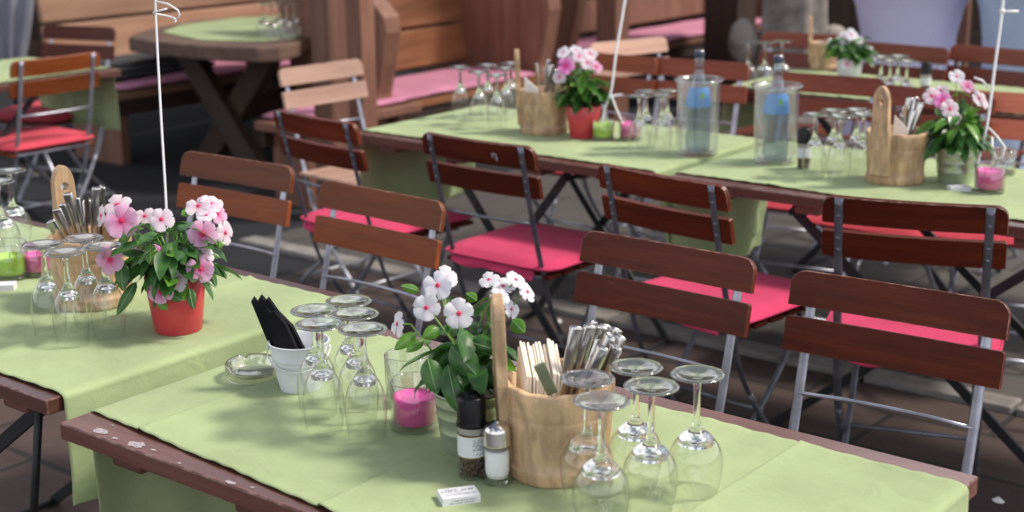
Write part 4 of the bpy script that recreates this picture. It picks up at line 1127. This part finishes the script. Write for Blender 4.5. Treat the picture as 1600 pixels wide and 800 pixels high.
def plant(label, px, pot, pot_h, rt, rb, flowers, nleaf=70, spread=.085, hgt=.13, seed=1, low=None, group='potted flowers on the tables', extra=(), light_share=.15, Ls=(.045, .068)):
    c = at(px[0], px[1], .7535); c = c + camfwd * rb * .9
    t = thing('potted_plant', label, 'potted plant', (c.x, c.y, .7535), 0, group)
    r = random.Random(seed)
    def pf(m):
        if pot in ('green_tin',):
            pr = [(1e-4, 0), (rb - .002, 0), (rb, .003)]
            for zf in (.10, .2, .34, .36, .38, .60, .62, .64, .80, .82, .84, .94):
                bump_ = .0012 if zf in (.36, .62, .82) else 0
                pr.append((rb + (rt - rb) * zf + bump_, pot_h * zf))
            pr += [(rt, pot_h * .985), (rt + .0022, pot_h), (rt - .0012, pot_h + .0012), (rt - .003, pot_h - .004), (rt - .006, pot_h * .86), (rb - .003, .004), (1e-4, .004)]
        else:
            pr = [(1e-4, 0), (rb - .002, 0), (rb, .0025), (rb + (rt - rb) * .5, pot_h * .5), (rt, pot_h - .001), (rt - .001, pot_h), (rt - .0028, pot_h - .001), (rt - .006, pot_h * .86), (rb - .003, .004), (1e-4, .004)]
        m.lathe(pr, 56)
    part('pot', None, pf, M[pot], t)
    part('soil', None, lambda m: m.lathe([(1e-4, pot_h * .90), (rt * .5, pot_h * .905), (rt - .0075, pot_h * .87)], 28), M['soil'], t)
    # flowers: (px, py, depth offset, facing x, facing y (up), size m, material)
    stems = MB(); top0 = Vector((0, 0, pot_h * .9))
    dc = depth_of(Vector((c.x, c.y, .75 + pot_h + hgt * .5)))
    tips = []
    fs = .54 if pot == 'terracotta' else .47
    for k, (fx, fy, dd, ax, ay, s, mat) in enumerate(flowers):
        P = ray(fx, fy, dc + dd) - Vector((c.x, c.y, .7535))
        face = (-CF + CR * ax + CU * ay).normalized()
        Mt = Matrix.Translation(P) @ frame_from(face) @ Matrix.Rotation(r.uniform(0, 1.2), 4, 'Z') @ Matrix.Diagonal((s * fs, s * fs, s * fs, 1))
        f = part('flower', ('fl', k % 5), lambda m: flower_mesh(m, k % 5 + 3), M[mat], t, M4=Mt)
        def ef(m):
            m.lathe([(1e-4, .075), (.10, .07), (.17, .045), (.13, .03)], 12, mod=lambda th, z: 1 + .25 * math.cos(5 * th)); m.ball((0, 0, .09), .03, 6, 4)
        part('flower_eye', 'eye', ef, M['eye'], f)
        # tube of the flower and its stalk
        back = P - face * .022
        mid = top0.lerp(back, .55) + Vector((0, 0, .012)) + Vector((r.uniform(-.01, .01), r.uniform(-.01, .01), 0))
        stems.tube([P - face * .001, P - face * .012, back], [.0022, .0013, .0014], 6)
        root = top0 + Vector((back.x * .15, back.y * .15, -.01))
        stems.tube([root, top0.lerp(mid, .6), mid, back], [.0026, .0022, .0018, .0013], 6)
        tips.append((root, mid, back))
    fol = MB(); fl2 = MB()
    for (root, mid, back) in tips:
        for q in range(3):
            b = root.lerp(mid, r.uniform(.4, 1)) if q else mid.lerp(back, r.uniform(.2, .8))
            a = r.uniform(0, 2 * PI); d = Vector((math.cos(a), math.sin(a), r.uniform(-.1, .5)))
            dst = fl2 if q == 0 and r.random() < .6 else fol
            leaf_into(dst, b, d, r.uniform(*Ls) * .75, r.uniform(.017, .024), r.uniform(.2, .8), r.uniform(-.6, .6))
    for k in range(nleaf):
        a = r.uniform(0, 2 * PI); e = math.asin(r.uniform(-.25, 1)); rad = r.uniform(.25, 1)
        dirv = Vector((math.cos(a) * math.cos(e), math.sin(a) * math.cos(e), math.sin(e)))
        b = Vector((0, 0, pot_h + .012)) + Vector((dirv.x * spread * rad * .72, dirv.y * spread * rad * .72, max(0, dirv.z) * hgt * rad * .95))
        d = Vector((dirv.x, dirv.y, r.uniform(-.25, .45)))
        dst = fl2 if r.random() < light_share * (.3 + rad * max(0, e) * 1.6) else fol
        leaf_into(dst, b, d, r.uniform(*Ls), r.uniform(.026, .036), r.uniform(.15, .8), r.uniform(-.7, .7))
        if r.random() < .5: stems.tube([top0 + Vector((b.x * .2, b.y * .2, 0)), top0.lerp(b, .6) + Vector((0, 0, .01)), b], [.002, .0016, .0012], 5)
    veins = MB()
    for (fx, fy, tx, ty, dd, w, lt) in extra:
        A = ray(fx, fy, dc + dd) - Vector((c.x, c.y, .7535)); B = ray(tx, ty, dc + dd - .012) - Vector((c.x, c.y, .7535))
        L_ = (B - A).length
        dst = fl2 if lt else fol
        d = (B - A).normalized(); side = d.cross(-CF).normalized(); up = side.cross(d)
        def g(i, j, A=A, d=d, side=side, up=up, L_=L_, w=w):
            s = (j - .5) * 2; ww = w * (math.sin(PI * min(1, i ** .8)) ** .7 if 0 < i < 1 else .03)
            return A + d * (L_ * i) + side * (s * ww * .5) + up * (-.18 * ww * s * s + .10 * L_ * math.sin(PI * i))
        dst.grid(g, 9, 6)
        veins.tube([g(i / 8, .5) + up * (.0007 if up.dot(CF) < 0 else -.0007) for i in range(9)], .0007, 4)
    part('foliage', None, lambda m: m.add(fol.v, fol.f, True), M['leaf'], t)
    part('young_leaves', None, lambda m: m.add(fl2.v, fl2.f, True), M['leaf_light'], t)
    part('stems', None, lambda m: m.add(stems.v, stems.f, True), M['stem'], t)
    if veins.v: part('leaf_veins', None, lambda m: m.add(veins.v, veins.f, True), M['vein'], t)
    return t, c

W_, P_, PP_, MG = 'petal_white', 'petal_pink', 'petal_pale', 'petal_magenta'
pot1, pc1 = plant('white flowers with red eyes in a sage green tin on the nearest table', (733, 716), 'green_tin', .100, .055, .043, [
    (684, 446, -.01, -.15, .15, .046, W_), (697, 433, .012, .35, .55, .040, W_), (666, 481, -.03, -.1, .1, .044, W_), (717, 490, -.035, .1, .1, .048, W_),
    (621, 506, -.01, -1.9, .1, .042, W_), (742, 536, -.03, .1, -.4, .026, W_), (764, 437, .02, -.4, 1.2, .036, W_), (786, 447, .03, .4, 1.5, .040, W_), (806, 437, .02, .9, 1.1, .036, W_),
    (824, 456, .03, 1.3, .9, .036, W_), (781, 463, .0, .5, .8, .034, W_), (799, 483, .03, 1.2, .3, .032, W_)],
    nleaf=52, spread=.075, hgt=.115, seed=4, extra=[
        (668, 560, 683, 616, -.05, .034, 0), (700, 570, 716, 645, -.055, .036, 0), (705, 540, 748, 590, -.05, .042, 0), (735, 535, 772, 545, -.04, .034, 0),
        (650, 520, 616, 547, -.02, .020, 1), (662, 532, 634, 550, -.02, .016, 1), (655, 455, 626, 446, .0, .014, 1), (688, 512, 660, 528, -.03, .022, 1), (770, 560, 785, 610, -.04, .036, 0), (745, 470, 728, 458, .0, .017, 1), (800, 500, 820, 520, .01, .024, 1)])
pot2, pc2 = plant('pink flowers with magenta eyes in a red pot on the left table', (272, 525), 'terracotta', .112, .060, .047, [
    (190, 345, -.03, -.1, .15, .060, P_), (183, 320, .0, -.3, 1.0, .052, PP_), (158, 337, .0, -1.6, .2, .040, PP_), (172, 406, -.04, -.15, .1, .050, P_),
    (252, 343, -.02, .1, .3, .044, PP_), (226, 338, .01, -.2, .8, .040, PP_), (243, 391, -.05, .4, .3, .022, MG), (251, 456, -.06, .0, .1, .044, P_), (276, 440, -.05, .4, .2, .038, PP_),
    (316, 366, -.03, .05, .1, .052, P_), (310, 322, .0, -.2, .8, .046, PP_), (330, 318, .01, .5, .8, .040, PP_), (322, 336, -.01, .1, 1.1, .036, W_), (340, 334, .01, 1.0, .5, .038, P_), (352, 364, .0, 1.7, .0, .042, PP_),
    (313, 420, -.05, .1, .1, .048, P_), (295, 400, -.03, -.3, .5, .036, W_), (318, 400, -.03, .3, .8, .036, PP_)],
    nleaf=110, spread=.104, hgt=.118, seed=9, extra=[
        (213, 440, 182, 494, -.03, .022, 0), (190, 410, 193, 455, -.03, .030, 0), (296, 450, 303, 484, -.05, .020, 0), (245, 470, 262, 484, -.05, .018, 1), (235, 380, 236, 415, -.05, .026, 1), (330, 425, 338, 448, -.03, .014, 0), (296, 330, 283, 336, .0, .016, 1), (345, 372, 342, 388, .0, .018, 1), (262, 455, 285, 470, -.05, .022, 0)])
pot3, pc3 = plant('pink and white flowers in a red pot on the middle table', (913, 218), 'terracotta', .108, .060, .046, [
    (884, 103, -.04, -.1, .1, .052, MG), (880, 82, .0, -.3, .5, .04, W_), (905, 88, .0, .0, .6, .045, PP_), (922, 84, .01, .2, .6, .045, PP_), (895, 92, .0, -.2, .8, .04, PP_), (918, 98, -.02, .2, .2, .045, PP_), (932, 104, -.01, .7, .3, .04, P_), (874, 120, -.02, -.5, .2, .045, PP_), (900, 78, .02, .1, 1, .04, W_)],
    nleaf=90, spread=.085, hgt=.12, seed=15, light_share=.4)
pot4, pc4 = plant('pink and white flowers in a sage tin on the right middle table', (1499, 291), 'green_tin', .105, .062, .047, [
    (1495, 119, .0, -.1, .4, .046, W_), (1456, 150, .0, -.3, .5, .055, PP_), (1473, 158, -.02, .0, .3, .055, MG), (1484, 170, -.03, .1, .1, .055, PP_), (1512, 134, .0, .2, .5, .045, P_), (1530, 154, .0, .5, .3, .05, PP_), (1492, 184, -.04, .2, -.2, .038, PP_), (1470, 142, .02, -.2, .8, .045, PP_), (1538, 160, .01, .9, .4, .04, PP_)],
    nleaf=100, spread=.092, hgt=.115, seed=21, light_share=.35)
pot5, pc5 = plant('far white flowers beside the small bucket on the last table', (1330, 126), 'white_tin', .09, .055, .045, [
    (1318, 60, .0, -.2, .3, .06, W_), (1330, 54, .0, .1, .5, .06, W_), (1308, 72, .0, -.4, .3, .05, W_), (1356, 80, -.02, .3, .2, .06, W_), (1324, 100, -.06, .0, .1, .06, PP_), (1350, 74, .0, .4, .4, .05, W_), (1362, 88, .0, .7, .1, .05, W_), (1340, 62, .02, .1, .8, .05, W_)],
    nleaf=90, spread=.10, hgt=.085, seed=27, light_share=.25)

# ================================================================== CANDLES IN GLASSES
def votive(label, px, wax, ro=.0385, h=.082, wz=.052, group='candle glasses'):
    c = at(px[0], px[1], .7535); c = c + camfwd * ro * .9
    t = thing('candle_glass', label, 'candle', (c.x, c.y, .7535), 0, group)
    def gl(m):
        m.lathe([(1e-4, 0), (ro - .006, 0), (ro - .002, .003), (ro - .001, .012), (ro, h - .002), (ro - .0015, h), (ro - .003, h - .002), (ro - .0038, .016), (ro - .008, .011), (1e-4, .010)], 44)
    part('glass_cup', ('cup', ro, h), gl, M['cup'], t)
    part('cup_base', ('cupb', ro), lambda m: m.lathe([(1e-4, .0004), (ro - .004, .0004), (ro - .0016, .003), (ro - .002, .009), (1e-4, .0095)], 40), M['thick_glass'], t)
    if wax:
        ri = ro - .0042
        part('wax', ('wax', ro, wz), lambda m: m.lathe([(1e-4, .0115), (ri - .006, .0125), (ri - .001, .017), (ri - .0004, wz), (ri - .003, wz + .0015), (ri - .008, wz - .002), (.006, wz - .004), (1e-4, wz - .004)], 40), M[wax], t)
        part('wick', 'wick', lambda m: m.tube([(0, 0, 0), (.001, 0, .008), (.003, 0, .012)], .0009, 6), M['wick'], t, loc=(0, 0, wz - .004))
    return t
votive('magenta candle in a thick glass beside the sage flower tin', (647, 682), 'wax_pink', .0405, .084, .056)
votive('empty candle glass standing behind the magenta candle', (637, 640), None, .0405, .088)
votive('magenta candle glass on the left table by the bucket', (54, 436), 'wax_pink', .034, .070, .050)
votive('lime green candle glass at the left picture edge', (10, 442), 'wax_green', .040, .085, .052)
votive('lime green candle before the red pot on the middle table', (943, 222), 'wax_green', .038, .072, .056)
votive('magenta candle behind glasses on the middle table', (986, 222), 'wax_pink', .038, .072, .056)
votive('purple-magenta candle glass nearest the right picture edge', (1552, 305), 'wax_pink', .042, .082, .062)
votive('empty glass behind the purple candle at the right edge', (1572, 276), None, .036, .075)

# ================================================================== WHITE BUCKET, ASHTRAY, MATCHBOX, SHAKERS
def white_pail():
    c = at(466, 617, .7535) + camfwd * .034
    t = thing('white_bucket', 'small white enamel bucket stuffed with black napkins on the nearest table', 'bucket', (c.x, c.y, .7535), caz)
    rb, rt, h = .036, .052, .088
    def f(m):
        pr = [(1e-4, .002), (rb - .003, .002), (rb - .001, 0), (rb, .003)]
        for zf in (.2, .4, .58, .60, .62, .66, .68, .70, .95):
            pr.append((rb + (rt - rb) * zf + (.0014 if zf in (.60, .68) else 0), h * zf))
        pr += [(rt, h - .002), (rt + .0028, h), (rt + .001, h + .002), (rt - .0015, h), (rb - .002, .006), (1e-4, .006)]
        m.lathe(pr, 60)
    part('bucket_body', None, f, M['white_tin'], t)
    def hd(m):
        R = rt + .003
        pts = [Vector((R * math.cos(a), -R * math.sin(a) * .55 - .02 * math.sin(a), h - .012 - .030 * math.sin(a))) for a in [PI * k / 20 for k in range(21)]]
        m.tube(pts, .0011, 6)
    part('handle', None, hd, M['white_tin'], t)
    for s in (-1, 1):
        part('ear', None, lambda m: m.ball((s * (rt + .002), 0, h - .012), .005, 8, 5, (.5, 1, 1)), M['white_tin'], t)
    # black napkins, each a folded upright bundle leaning to the left
    for k, (x0, x1, y, lean, top, dy) in enumerate([(-.030, -.006, .0, -.30, .165, .0), (-.020, .008, -.010, -.27, .170, .004), (-.004, .022, -.014, -.34, .150, .002), (.006, .034, .004, -.42, .135, .010)]):
        def nf(m):
            w = x1 - x0
            for q in range(3):
                yy = y + q * .005
                sh = lean * top
                pts = [(x0, yy, .012), (x1, yy, .012), (x1 + sh * .80, yy + dy, top * .80), (x0 + sh + w * .62, yy + dy, top * .985), (x0 + sh + w * .45, yy + dy, top * .955), (x0 + sh + w * .18, yy + dy, top + .001 * q), (x0 + sh, yy + dy, top * .97)]
                m.prism(pts, (0, .0036, 0))
        mb = MB(); nf(mb)
        o = put('black_napkin', mb.mesh('black_napkin'), M['black_cloth'], None, loc=(c.x, c.y, .7535), rotz=caz, bevel=.0008)
        tag(o, f'black cloth napkin in the small white bucket, {ORD[k]} from the left', 'napkin', 'black napkins in the white bucket')
white_pail()

def ashtray():
    c = at(389, 603, .7535) + camfwd * .046
    t = thing('ashtray', 'round clear glass ashtray left of the white bucket', 'ashtray', (c.x, c.y, .7535), 0)
    def f(m):
        h, R = .030, .0495
        n = 72
        m.lathe([(1e-4, 0), (R - .005, 0), (R - .001, .003), (R, .010), (R, h - .003), (R - .002, h), (R - .005, h), (R - .0075, h - .003), (R - .009, .012), (R - .014, .009), (1e-4, .008)], n)
        for i, q in enumerate(m.v):
            if q[2] > h - .004:
                th = math.atan2(q[1], q[0])
                for a in (.6, 2.7, 4.8):
                    dlt = abs((th - a + PI) % (2 * PI) - PI)
                    if dlt < .12: m.v[i] = (q[0], q[1], q[2] - .008 * math.cos(dlt / .12 * PI / 2))
    part('glass_bowl', None, f, M['foot'], t)
    return t
ashtray()

def text_lines(parent_loc, M4, rows, mat, parent, seed=1):
    """fine print too small to read in the photo: rows of small dark strokes. rows: (x0, x1, y, height)"""
    r = random.Random(seed); m = MB()
    for (x0, x1, y, hh) in rows:
        x = x0
        while x < x1:
            w = hh * r.uniform(.35, .8)
            if r.random() < .14: x += hh * .8; continue
            k = r.random()
            m.box((x + w * .12, y, 0), (hh * .16, hh, .0002))
            if k < .7: m.box((x + w / 2, y + hh * r.choice((-.42, 0, .42)), .00003), (w * .8, hh * .16, .0002))
            if k > .35: m.box((x + w * .82, y, .00006), (hh * .15, hh * r.uniform(.6, 1), .0002))
            x += w + hh * .28
    return put('print', m.mesh('print'), mat, parent, M4=M4)

def matchbox(label, px, ang, size=(.056, .036, .013), rows=True):
    c = at(px[0], px[1], .7535)
    t = thing('matchbox', label, 'matchbox', (c.x, c.y, .7536), ang, 'matchboxes on the tables')
    sx, sy, sz = size
    part('sleeve', ('sleeve', size), lambda m: (m.box((0, 0, sz - .0005), (sx, sy, .001)), m.box((0, 0, .0005), (sx, sy, .001)), m.box((0, -sy / 2 + .0004, sz / 2), (sx, .0008, sz - .002)), m.box((0, sy / 2 - .0004, sz / 2), (sx, .0008, sz - .002))), M['label'], t)
    part('drawer', ('drawer', size), lambda m: m.box((-.0006, 0, sz / 2), (sx - .0002, sy - .0022, sz - .0026)), M['white'], t)
    if rows:
        text_lines(None, Matrix.Translation((0, 0, sz + .0002)), [(-.018, .004, .0125, .0016), (-.024, .022, .0065, .0058), (-.016, .004, .0005, .0016), (-.022, .023, -.0065, .0024)], M['ink'], t, 5)
        text_lines(None, Matrix.Translation((0, -sy / 2 - .0002, sz / 2)) @ Matrix.Rotation(PI / 2, 4, 'X'), [(-.014, .020, .0016, .0022), (-.018, .018, -.0022, .0014)], M['ink'], t, 8)
    return t
matchbox('white printed matchbox in front of the pepper mill', (717, 782), caz + .28)
matchbox('white matchbox at the left picture edge beside the lime candle', (4, 452), caz + .1, rows=False)
matchbox('white matchbox at the foot of the right sage tin', (1498, 298), caz + .05, rows=False)

def pepper(label, px, full=True, k=1.0):
    c = at(px[0], px[1], .7535); R = .0215 * k; c = c + camfwd * R * .9
    t = thing('pepper_mill', label, 'pepper mill', (c.x, c.y, .7535), 0, 'pepper mills')
    H_ = .136 * k
    zc = .083 * k; zl0, zl1 = .037 * k, .071 * k
    part('glass_jar', ('pjar', k), lambda m: m.lathe([(1e-4, 0), (R - .002, 0), (R, .002), (R, .074 * k), (R - .002, .080 * k), (R - .001, zc)], 36), M['bowl'], t)
    part('jar_base', ('pbase', k), lambda m: m.lathe([(1e-4, .0003), (R - .003, .0003), (R - .0008, .003), (R - .002, .005), (1e-4, .004)], 30), M['thick_glass'], t)
    def corn(m):
        r = random.Random(2)
        for i in range(150):
            z = r.uniform(.0065, .036) * k; a = r.uniform(0, 2 * PI); q = (R - .0032) * (r.uniform(.8, 1) if r.random() < .8 else r.uniform(0, .8))
            m.ball((q * math.cos(a), q * math.sin(a), z), .0024 * r.uniform(.8, 1.1), 6, 4)
        m.lathe([(1e-4, .0055), (R - .006, .0055), (R - .006, zl1), (1e-4, zl1)], 20)
    part('peppercorns', ('corn', k), corn, M['pepper'], t)
    part('neck', ('neck', k), lambda m: m.lathe([(R - .0012, zl1 + .001), (R + .0004, zl1 + .004), (R - .001, zl1 + .006), (R + .0004, zl1 + .009), (R - .001, zc + .001), (1e-4, zc + .001)], 36), M['grey_neck'], t)
    ang = math.atan2(CAM.y - c.y, CAM.x - c.x)
    lb = part('label', ('lbl', k), lambda m: m.lathe([(R + .0004, zl0), (R + .0005, (zl0 + zl1) / 2), (R + .0004, zl1)], 40, a0=-2.4, a1=1.6), M['label'], t, rotz=ang)
    part('label_band', ('lband', k), lambda m: (m.lathe([(R + .0006, zl1 - .0012), (R + .0006, zl1)], 40, a0=-2.4, a1=1.6), m.lathe([(R + .0006, zl0), (R + .0006, zl0 + .001)], 40, a0=-2.4, a1=1.6)), M['gold'], t, rotz=ang)
    if full:
        def tx(m):
            r = random.Random(4)
            for zz, hh in ((.066, .0010), (.0635, .0010), (.061, .0010), (.0575, .0018), (.054, .0018), (.0505, .0022), (.043, .0010)):
                a = .05
                while a < .95:
                    w = r.uniform(.03, .09)
                    if r.random() < .8:
                        m.grid(lambda i, j: Vector(((R + .0007) * math.cos(a + w * i), (R + .0007) * math.sin(a + w * i), (zz + hh * (j - .5)) * k)), 2, 1)
                    a += w + .03
        part('print', None, tx, M['ink'], lb)
    def cap(m):
        z = zc
        m.lathe([(1e-4, z), (R + .0012, z), (R + .0022, z + .001), (R + .0018, z + .005), (R + .0004, z + .010), (R + .0002, z + .042 * k), (R - .0015, z + .046 * k), (R - .004, z + .047 * k), (R - .006, z + .044 * k), (R - .011, z + .0435 * k), (R - .013, z + .047 * k), (1e-4, z + .047 * k)], 44)
    part('cap', ('cap', k), cap, M['black'], t)
M['grey_neck'] = plain('clear_grey_plastic', (.30, .29, .27), .3, 0, .1, 30)
M['gold'] = plain('gold_print', (.45, .34, .10), .4, .4, .1, 30)
pepper('black capped pepper mill with white label on the nearest table', (738, 752))
pepper('black capped pepper mill beside the second water bottle', (1257, 266), False, .95)
pepper('far black capped pepper mill at the end of the last table', (1447, 148), False, .95)

def salt():
    c = at(777, 762, .7535); R = .0205; c = c + camfwd * R * .9
    t = thing('salt_shaker', 'glass salt shaker with brushed steel cap on the nearest table', 'salt shaker', (c.x, c.y, .7535), 0)
    part('glass_jar', None, lambda m: m.lathe([(1e-4, 0), (R - .003, 0), (R, .002), (R + .0004, .006), (R - .0008, .012), (R - .0008, .058), (R + .0002, .062)], 36), M['bowl'], t)
    part('glass_base', None, lambda m: m.lathe([(1e-4, .0004), (R - .003, .0004), (R - .0006, .003), (R - .0006, .006), (R - .002, .0095), (1e-4, .0085)], 36), M['thick_glass'], t)
    part('salt', None, lambda m: m.lathe([(1e-4, .0105), (R - .0055, .0105), (R - .0026, .020), (R - .0022, .050), (R - .004, .054), (R - .009, .0515), (1e-4, .055)], 28), M['salt'], t)
    part('cap', None, lambda m: m.lathe([(R - .001, .061), (R + .0008, .062), (R + .0009, .064), (R + .0003, .066), (R, .084), (R - .0015, .089), (R - .005, .0935), (R - .010, .096), (R - .0155, .0975), (R - .016, .0985), (1e-4, .099)], 44), M['chrome'], t)
salt()

# ================================================================== WATER BOTTLES IN ACRYLIC COOLERS
def cooler(label, blabel, px, emblem=False):
    c = at(px[0], px[1], .7535) + camfwd * .04
    t = thing('wine_cooler', label, 'bottle cooler', (c.x, c.y, .7535), 0, 'clear bottle coolers')
    R = .064; h = .235
    part('outer_wall', 'cow', lambda m: m.lathe([(1e-4, .001), (R - .004, .001), (R - .001, .004), (R, .02), (R + .003, h - .012), (R + .010, h - .003), (R + .013, h), (R + .012, h + .003), (R + .004, h + .002)], 56), M['acrylic'], t)
    part('inner_wall', 'ciw', lambda m: m.lathe([(R + .003, h + .002), (R - .004, h - .004), (R - .007, .03), (R - .009, .012), (1e-4, .011)], 56), M['acrylic'], t)
    part('rim', 'crim', lambda m: m.lathe([(R + .0125 + .0022 * math.cos(a), h + .001 + .0022 * math.sin(a)) for a in [2 * PI * k / 8 for k in range(9)]], 56), M['thick_glass'], t)
    b = thing('water_bottle', blabel, 'bottle', (c.x, c.y, .7535 + .0125), math.atan2(CAM.y - c.y, CAM.x - c.x), 'blue water bottles')
    def bf(m):
        m.lathe([(1e-4, .006), (.022, .004), (.034, 0), (.038, .004), (.039, .015), (.0385, .05), (.036, .085), (.0375, .12), (.0385, .145), (.037, .165), (.031, .190), (.022, .215), (.0155, .235), (.0135, .255), (.0130, .278), (.0145, .280), (.0145, .284), (.0128, .286), (.0128, .292)], 44)
    part('bottle_glass', 'botg', bf, M['bottle'], b)
    part('water', 'botw', lambda m: m.lathe([(1e-4, .008), (.034, .008), (.0365, .02), (.0360, .05), (.0335, .085), (.035, .12), (.036, .145), (.0345, .165), (.029, .189), (1e-4, .189)], 36), M['water'], b)
    part('label', 'botl', lambda m: m.lathe([(.0392, .140), (.0395, .150), (.0378, .168), (.0322, .190), (.0290, .200)], 40, a0=-1.5, a1=1.5, mod=lambda th, z: 1.0), M['blue_label'], b)
    part('emblem', 'bote', lambda m: m.ball((.0375, .010, .176), .0075, 10, 6, (.25 * 4 if False else 1, 1, 1)), M['green_ink'], b) if False else None
    def em(m):
        m.grid(lambda i, j: Vector(((.0362 + (.190 - (.168 + .018 * j)) * .1) * math.cos(.15 + .35 * i), (.0362 + (.190 - (.168 + .018 * j)) * .1) * math.sin(.15 + .35 * i), .168 + .018 * j)), 5, 3)
    part('emblem', 'bote', em, M['green_ink'], b)
    part('cap', 'botc', lambda m: m.lathe([(.0150, .291), (.0155, .293), (.0155, .309), (.0145, .311), (1e-4, .311)], 30), M['cap_dark'], b)
    part('cap_top', 'botct', lambda m: m.lathe([(.0138, .3112), (.0132, .3125), (1e-4, .3128)], 30), M['chrome'], b)
M['water'] = thin_glass('mineral_water', (.86, .89, .92), .6, 1.33, .05, (.35, .4, .5))
M['cap_dark'] = plain('dark_blue_cap', (.05, .06, .10), .35, .3)
cooler('clear double-walled cooler around the left water bottle', 'blue water bottle in the left cooler on the middle table', (1092, 245))
cooler('clear double-walled cooler around the right water bottle', 'blue water bottle in the right cooler beside the pepper mill', (1214, 258))

# ================================================================== WHITE WIRE STAKES
def stake(label, pts, r, ring=None, strands=(), name='wire_stake'):
    """pts: world points from the pot upwards"""
    b = Vector(pts[0])
    t = thing(name, label, 'plant stake', b, 0, 'white wire stakes')
    P = [Vector(p) - b for p in pts]; out = []
    for i in range(len(P) - 1):
        p0, p1, p2, p3 = P[max(i - 1, 0)], P[i], P[i + 1], P[min(i + 2, len(P) - 1)]
        for k in range(6):
            q = k / 6; out.append(.5 * ((2 * p1) + (p2 - p0) * q + (2 * p0 - 5 * p1 + 4 * p2 - p3) * q * q + (3 * p1 - p0 - 3 * p2 + p3) * q ** 3))
    out.append(P[-1])
    part('rod', None, lambda m: m.tube(out, r, 8), M['ribbon'], t)
    if ring:
        c, R = Vector(ring[0]) - b, ring[1]
        def rf(m):
            pp = [c + CR * (R * math.cos(a)) + Vector((camfwd.x, camfwd.y, 0)) * (R * math.sin(a)) + Vector((0, 0, .010 * a / 2)) for a in [-.3 + 1.75 * PI * k / 24 for k in range(25)]]
            m.tube(pp, r * .8, 8)
        part('ring', None, rf, M['ribbon'], t)
    for s in strands:
        Q = [Vector(q) - b for q in s]
        part('strand', None, lambda m: m.tube(Q, r * .8, 6), M['ribbon'], t)
    return t
d2 = depth_of(pc2 + Vector((0, 0, .2))) + .03
stake('slim white wire rising from the pink flowers in the red pot', [ray(262, 440, d2), ray(260, 330, d2), ray(252, 190, d2), ray(245, 60, d2), ray(243, 0, d2), ray(243, -60, d2)], .0024, ring=(ray(258, 33, d2 + .005), .021), strands=[[ray(244, 2, d2), ray(262, 6, d2 - .006), ray(278, 16, d2 - .008), ray(281, 24, d2 - .004), ray(275, 31, d2)]])
d3 = depth_of(pc3 + Vector((0, 0, .2)))
stake('white wire with two loose strands between the middle red pot and lime candle', [ray(938, 205, d3), ray(945, 170, d3), ray(955, 140, d3), ray(963, 80, d3), ray(975, 10, d3), ray(985, -60, d3)], .0042, strands=[[ray(954, 146, d3), ray(962, 168, d3 - .02), ray(970, 186, d3 - .03), ray(975, 200, d3 - .03)]])
d4 = depth_of(pc4 + Vector((0, 0, .2)))
stake('white wire looping down from the right flower plant', [ray(1525, 262, d4), ray(1538, 215, d4), ray(1546, 170, d4), ray(1555, 100, d4), ray(1565, 25, d4), ray(1573, -60, d4)], .0042,
      strands=[[ray(1545, 200, d4), ray(1558, 214, d4 - .03), ray(1570, 230, d4 - .04), ray(1566, 246, d4 - .04), ray(1556, 248, d4 - .03), ray(1550, 232, d4 - .02), ray(1550, 214, d4 - .01)], [ray(1545, 138, d4), ray(1535, 126, d4), ray(1522, 121, d4)]])
def clip():
    a = ray(1566, 18, d4)
    o = part('wire_clip', None, lambda m: (m.tube([Vector((0, 0, 0)), CR * .045], .0042, 8), m.ball((0, 0, 0), .009, 8, 6)), M['white'], None, loc=a)
    tag(o, 'white clip sticking out sideways from the wire at the top right corner', 'clip')
clip()

# ================================================================== LITTER ON THE PAVING
for px, s, mat, lab in (((1581, 693), .024, 'white', 'crumpled white paper scrap on the brown paving at the right edge'), ((1274, 568), .012, 'leaf_litter', 'yellowish dry leaf on the paving behind the right front chair'), ((872, 502), .03, 'white', 'white paper scrap on the paving under the large pink cushion'), ((1560, 782), .03, 'white', 'pale scrap on the paving at the bottom right corner')):
    q = at(px[0], px[1], .01)
    def lf(m):
        r = random.Random(px[0]); n = 9
        pts = [Vector((math.cos(2 * PI * k / n) * s * .6 * r.uniform(.6, 1), math.sin(2 * PI * k / n) * s * .6 * r.uniform(.5, .9), r.uniform(.0, .008))) for k in range(n)]
        m.add([Vector((0, 0, .016))] + pts, [(0, k + 1, (k + 1) % n + 1) for k in range(n)])
    o = part('paper_scrap' if mat == 'white' else 'fallen_leaf', None, lf, M[mat], None, loc=(q.x, q.y, .005))
    tag(o, lab, 'litter', 'litter on the paving')
# white chip on the top slat of the second chair of the middle row
def chip():
    ch = [o for o in bpy.data.objects if o.get('label', '').startswith('second chair of the middle row')][0]
    sl_ = [c for c in ch.children if c.name.startswith('back_slat')][0]
    o = part('worn_patch', None, lambda m: [m.add([Vector((x + math.cos(a) * rx, -.0185, z + math.sin(a) * rz)) for a in [2 * PI * k / 7 + .3 * (k % 2) for k in range(7)]], [tuple(reversed(range(7)))]) for x, z, rx, rz in ((.075, .004, .012, .003), (.082, -.008, .004, .010), (.068, -.003, .003, .006))], M['scuff'], sl_)
chip()
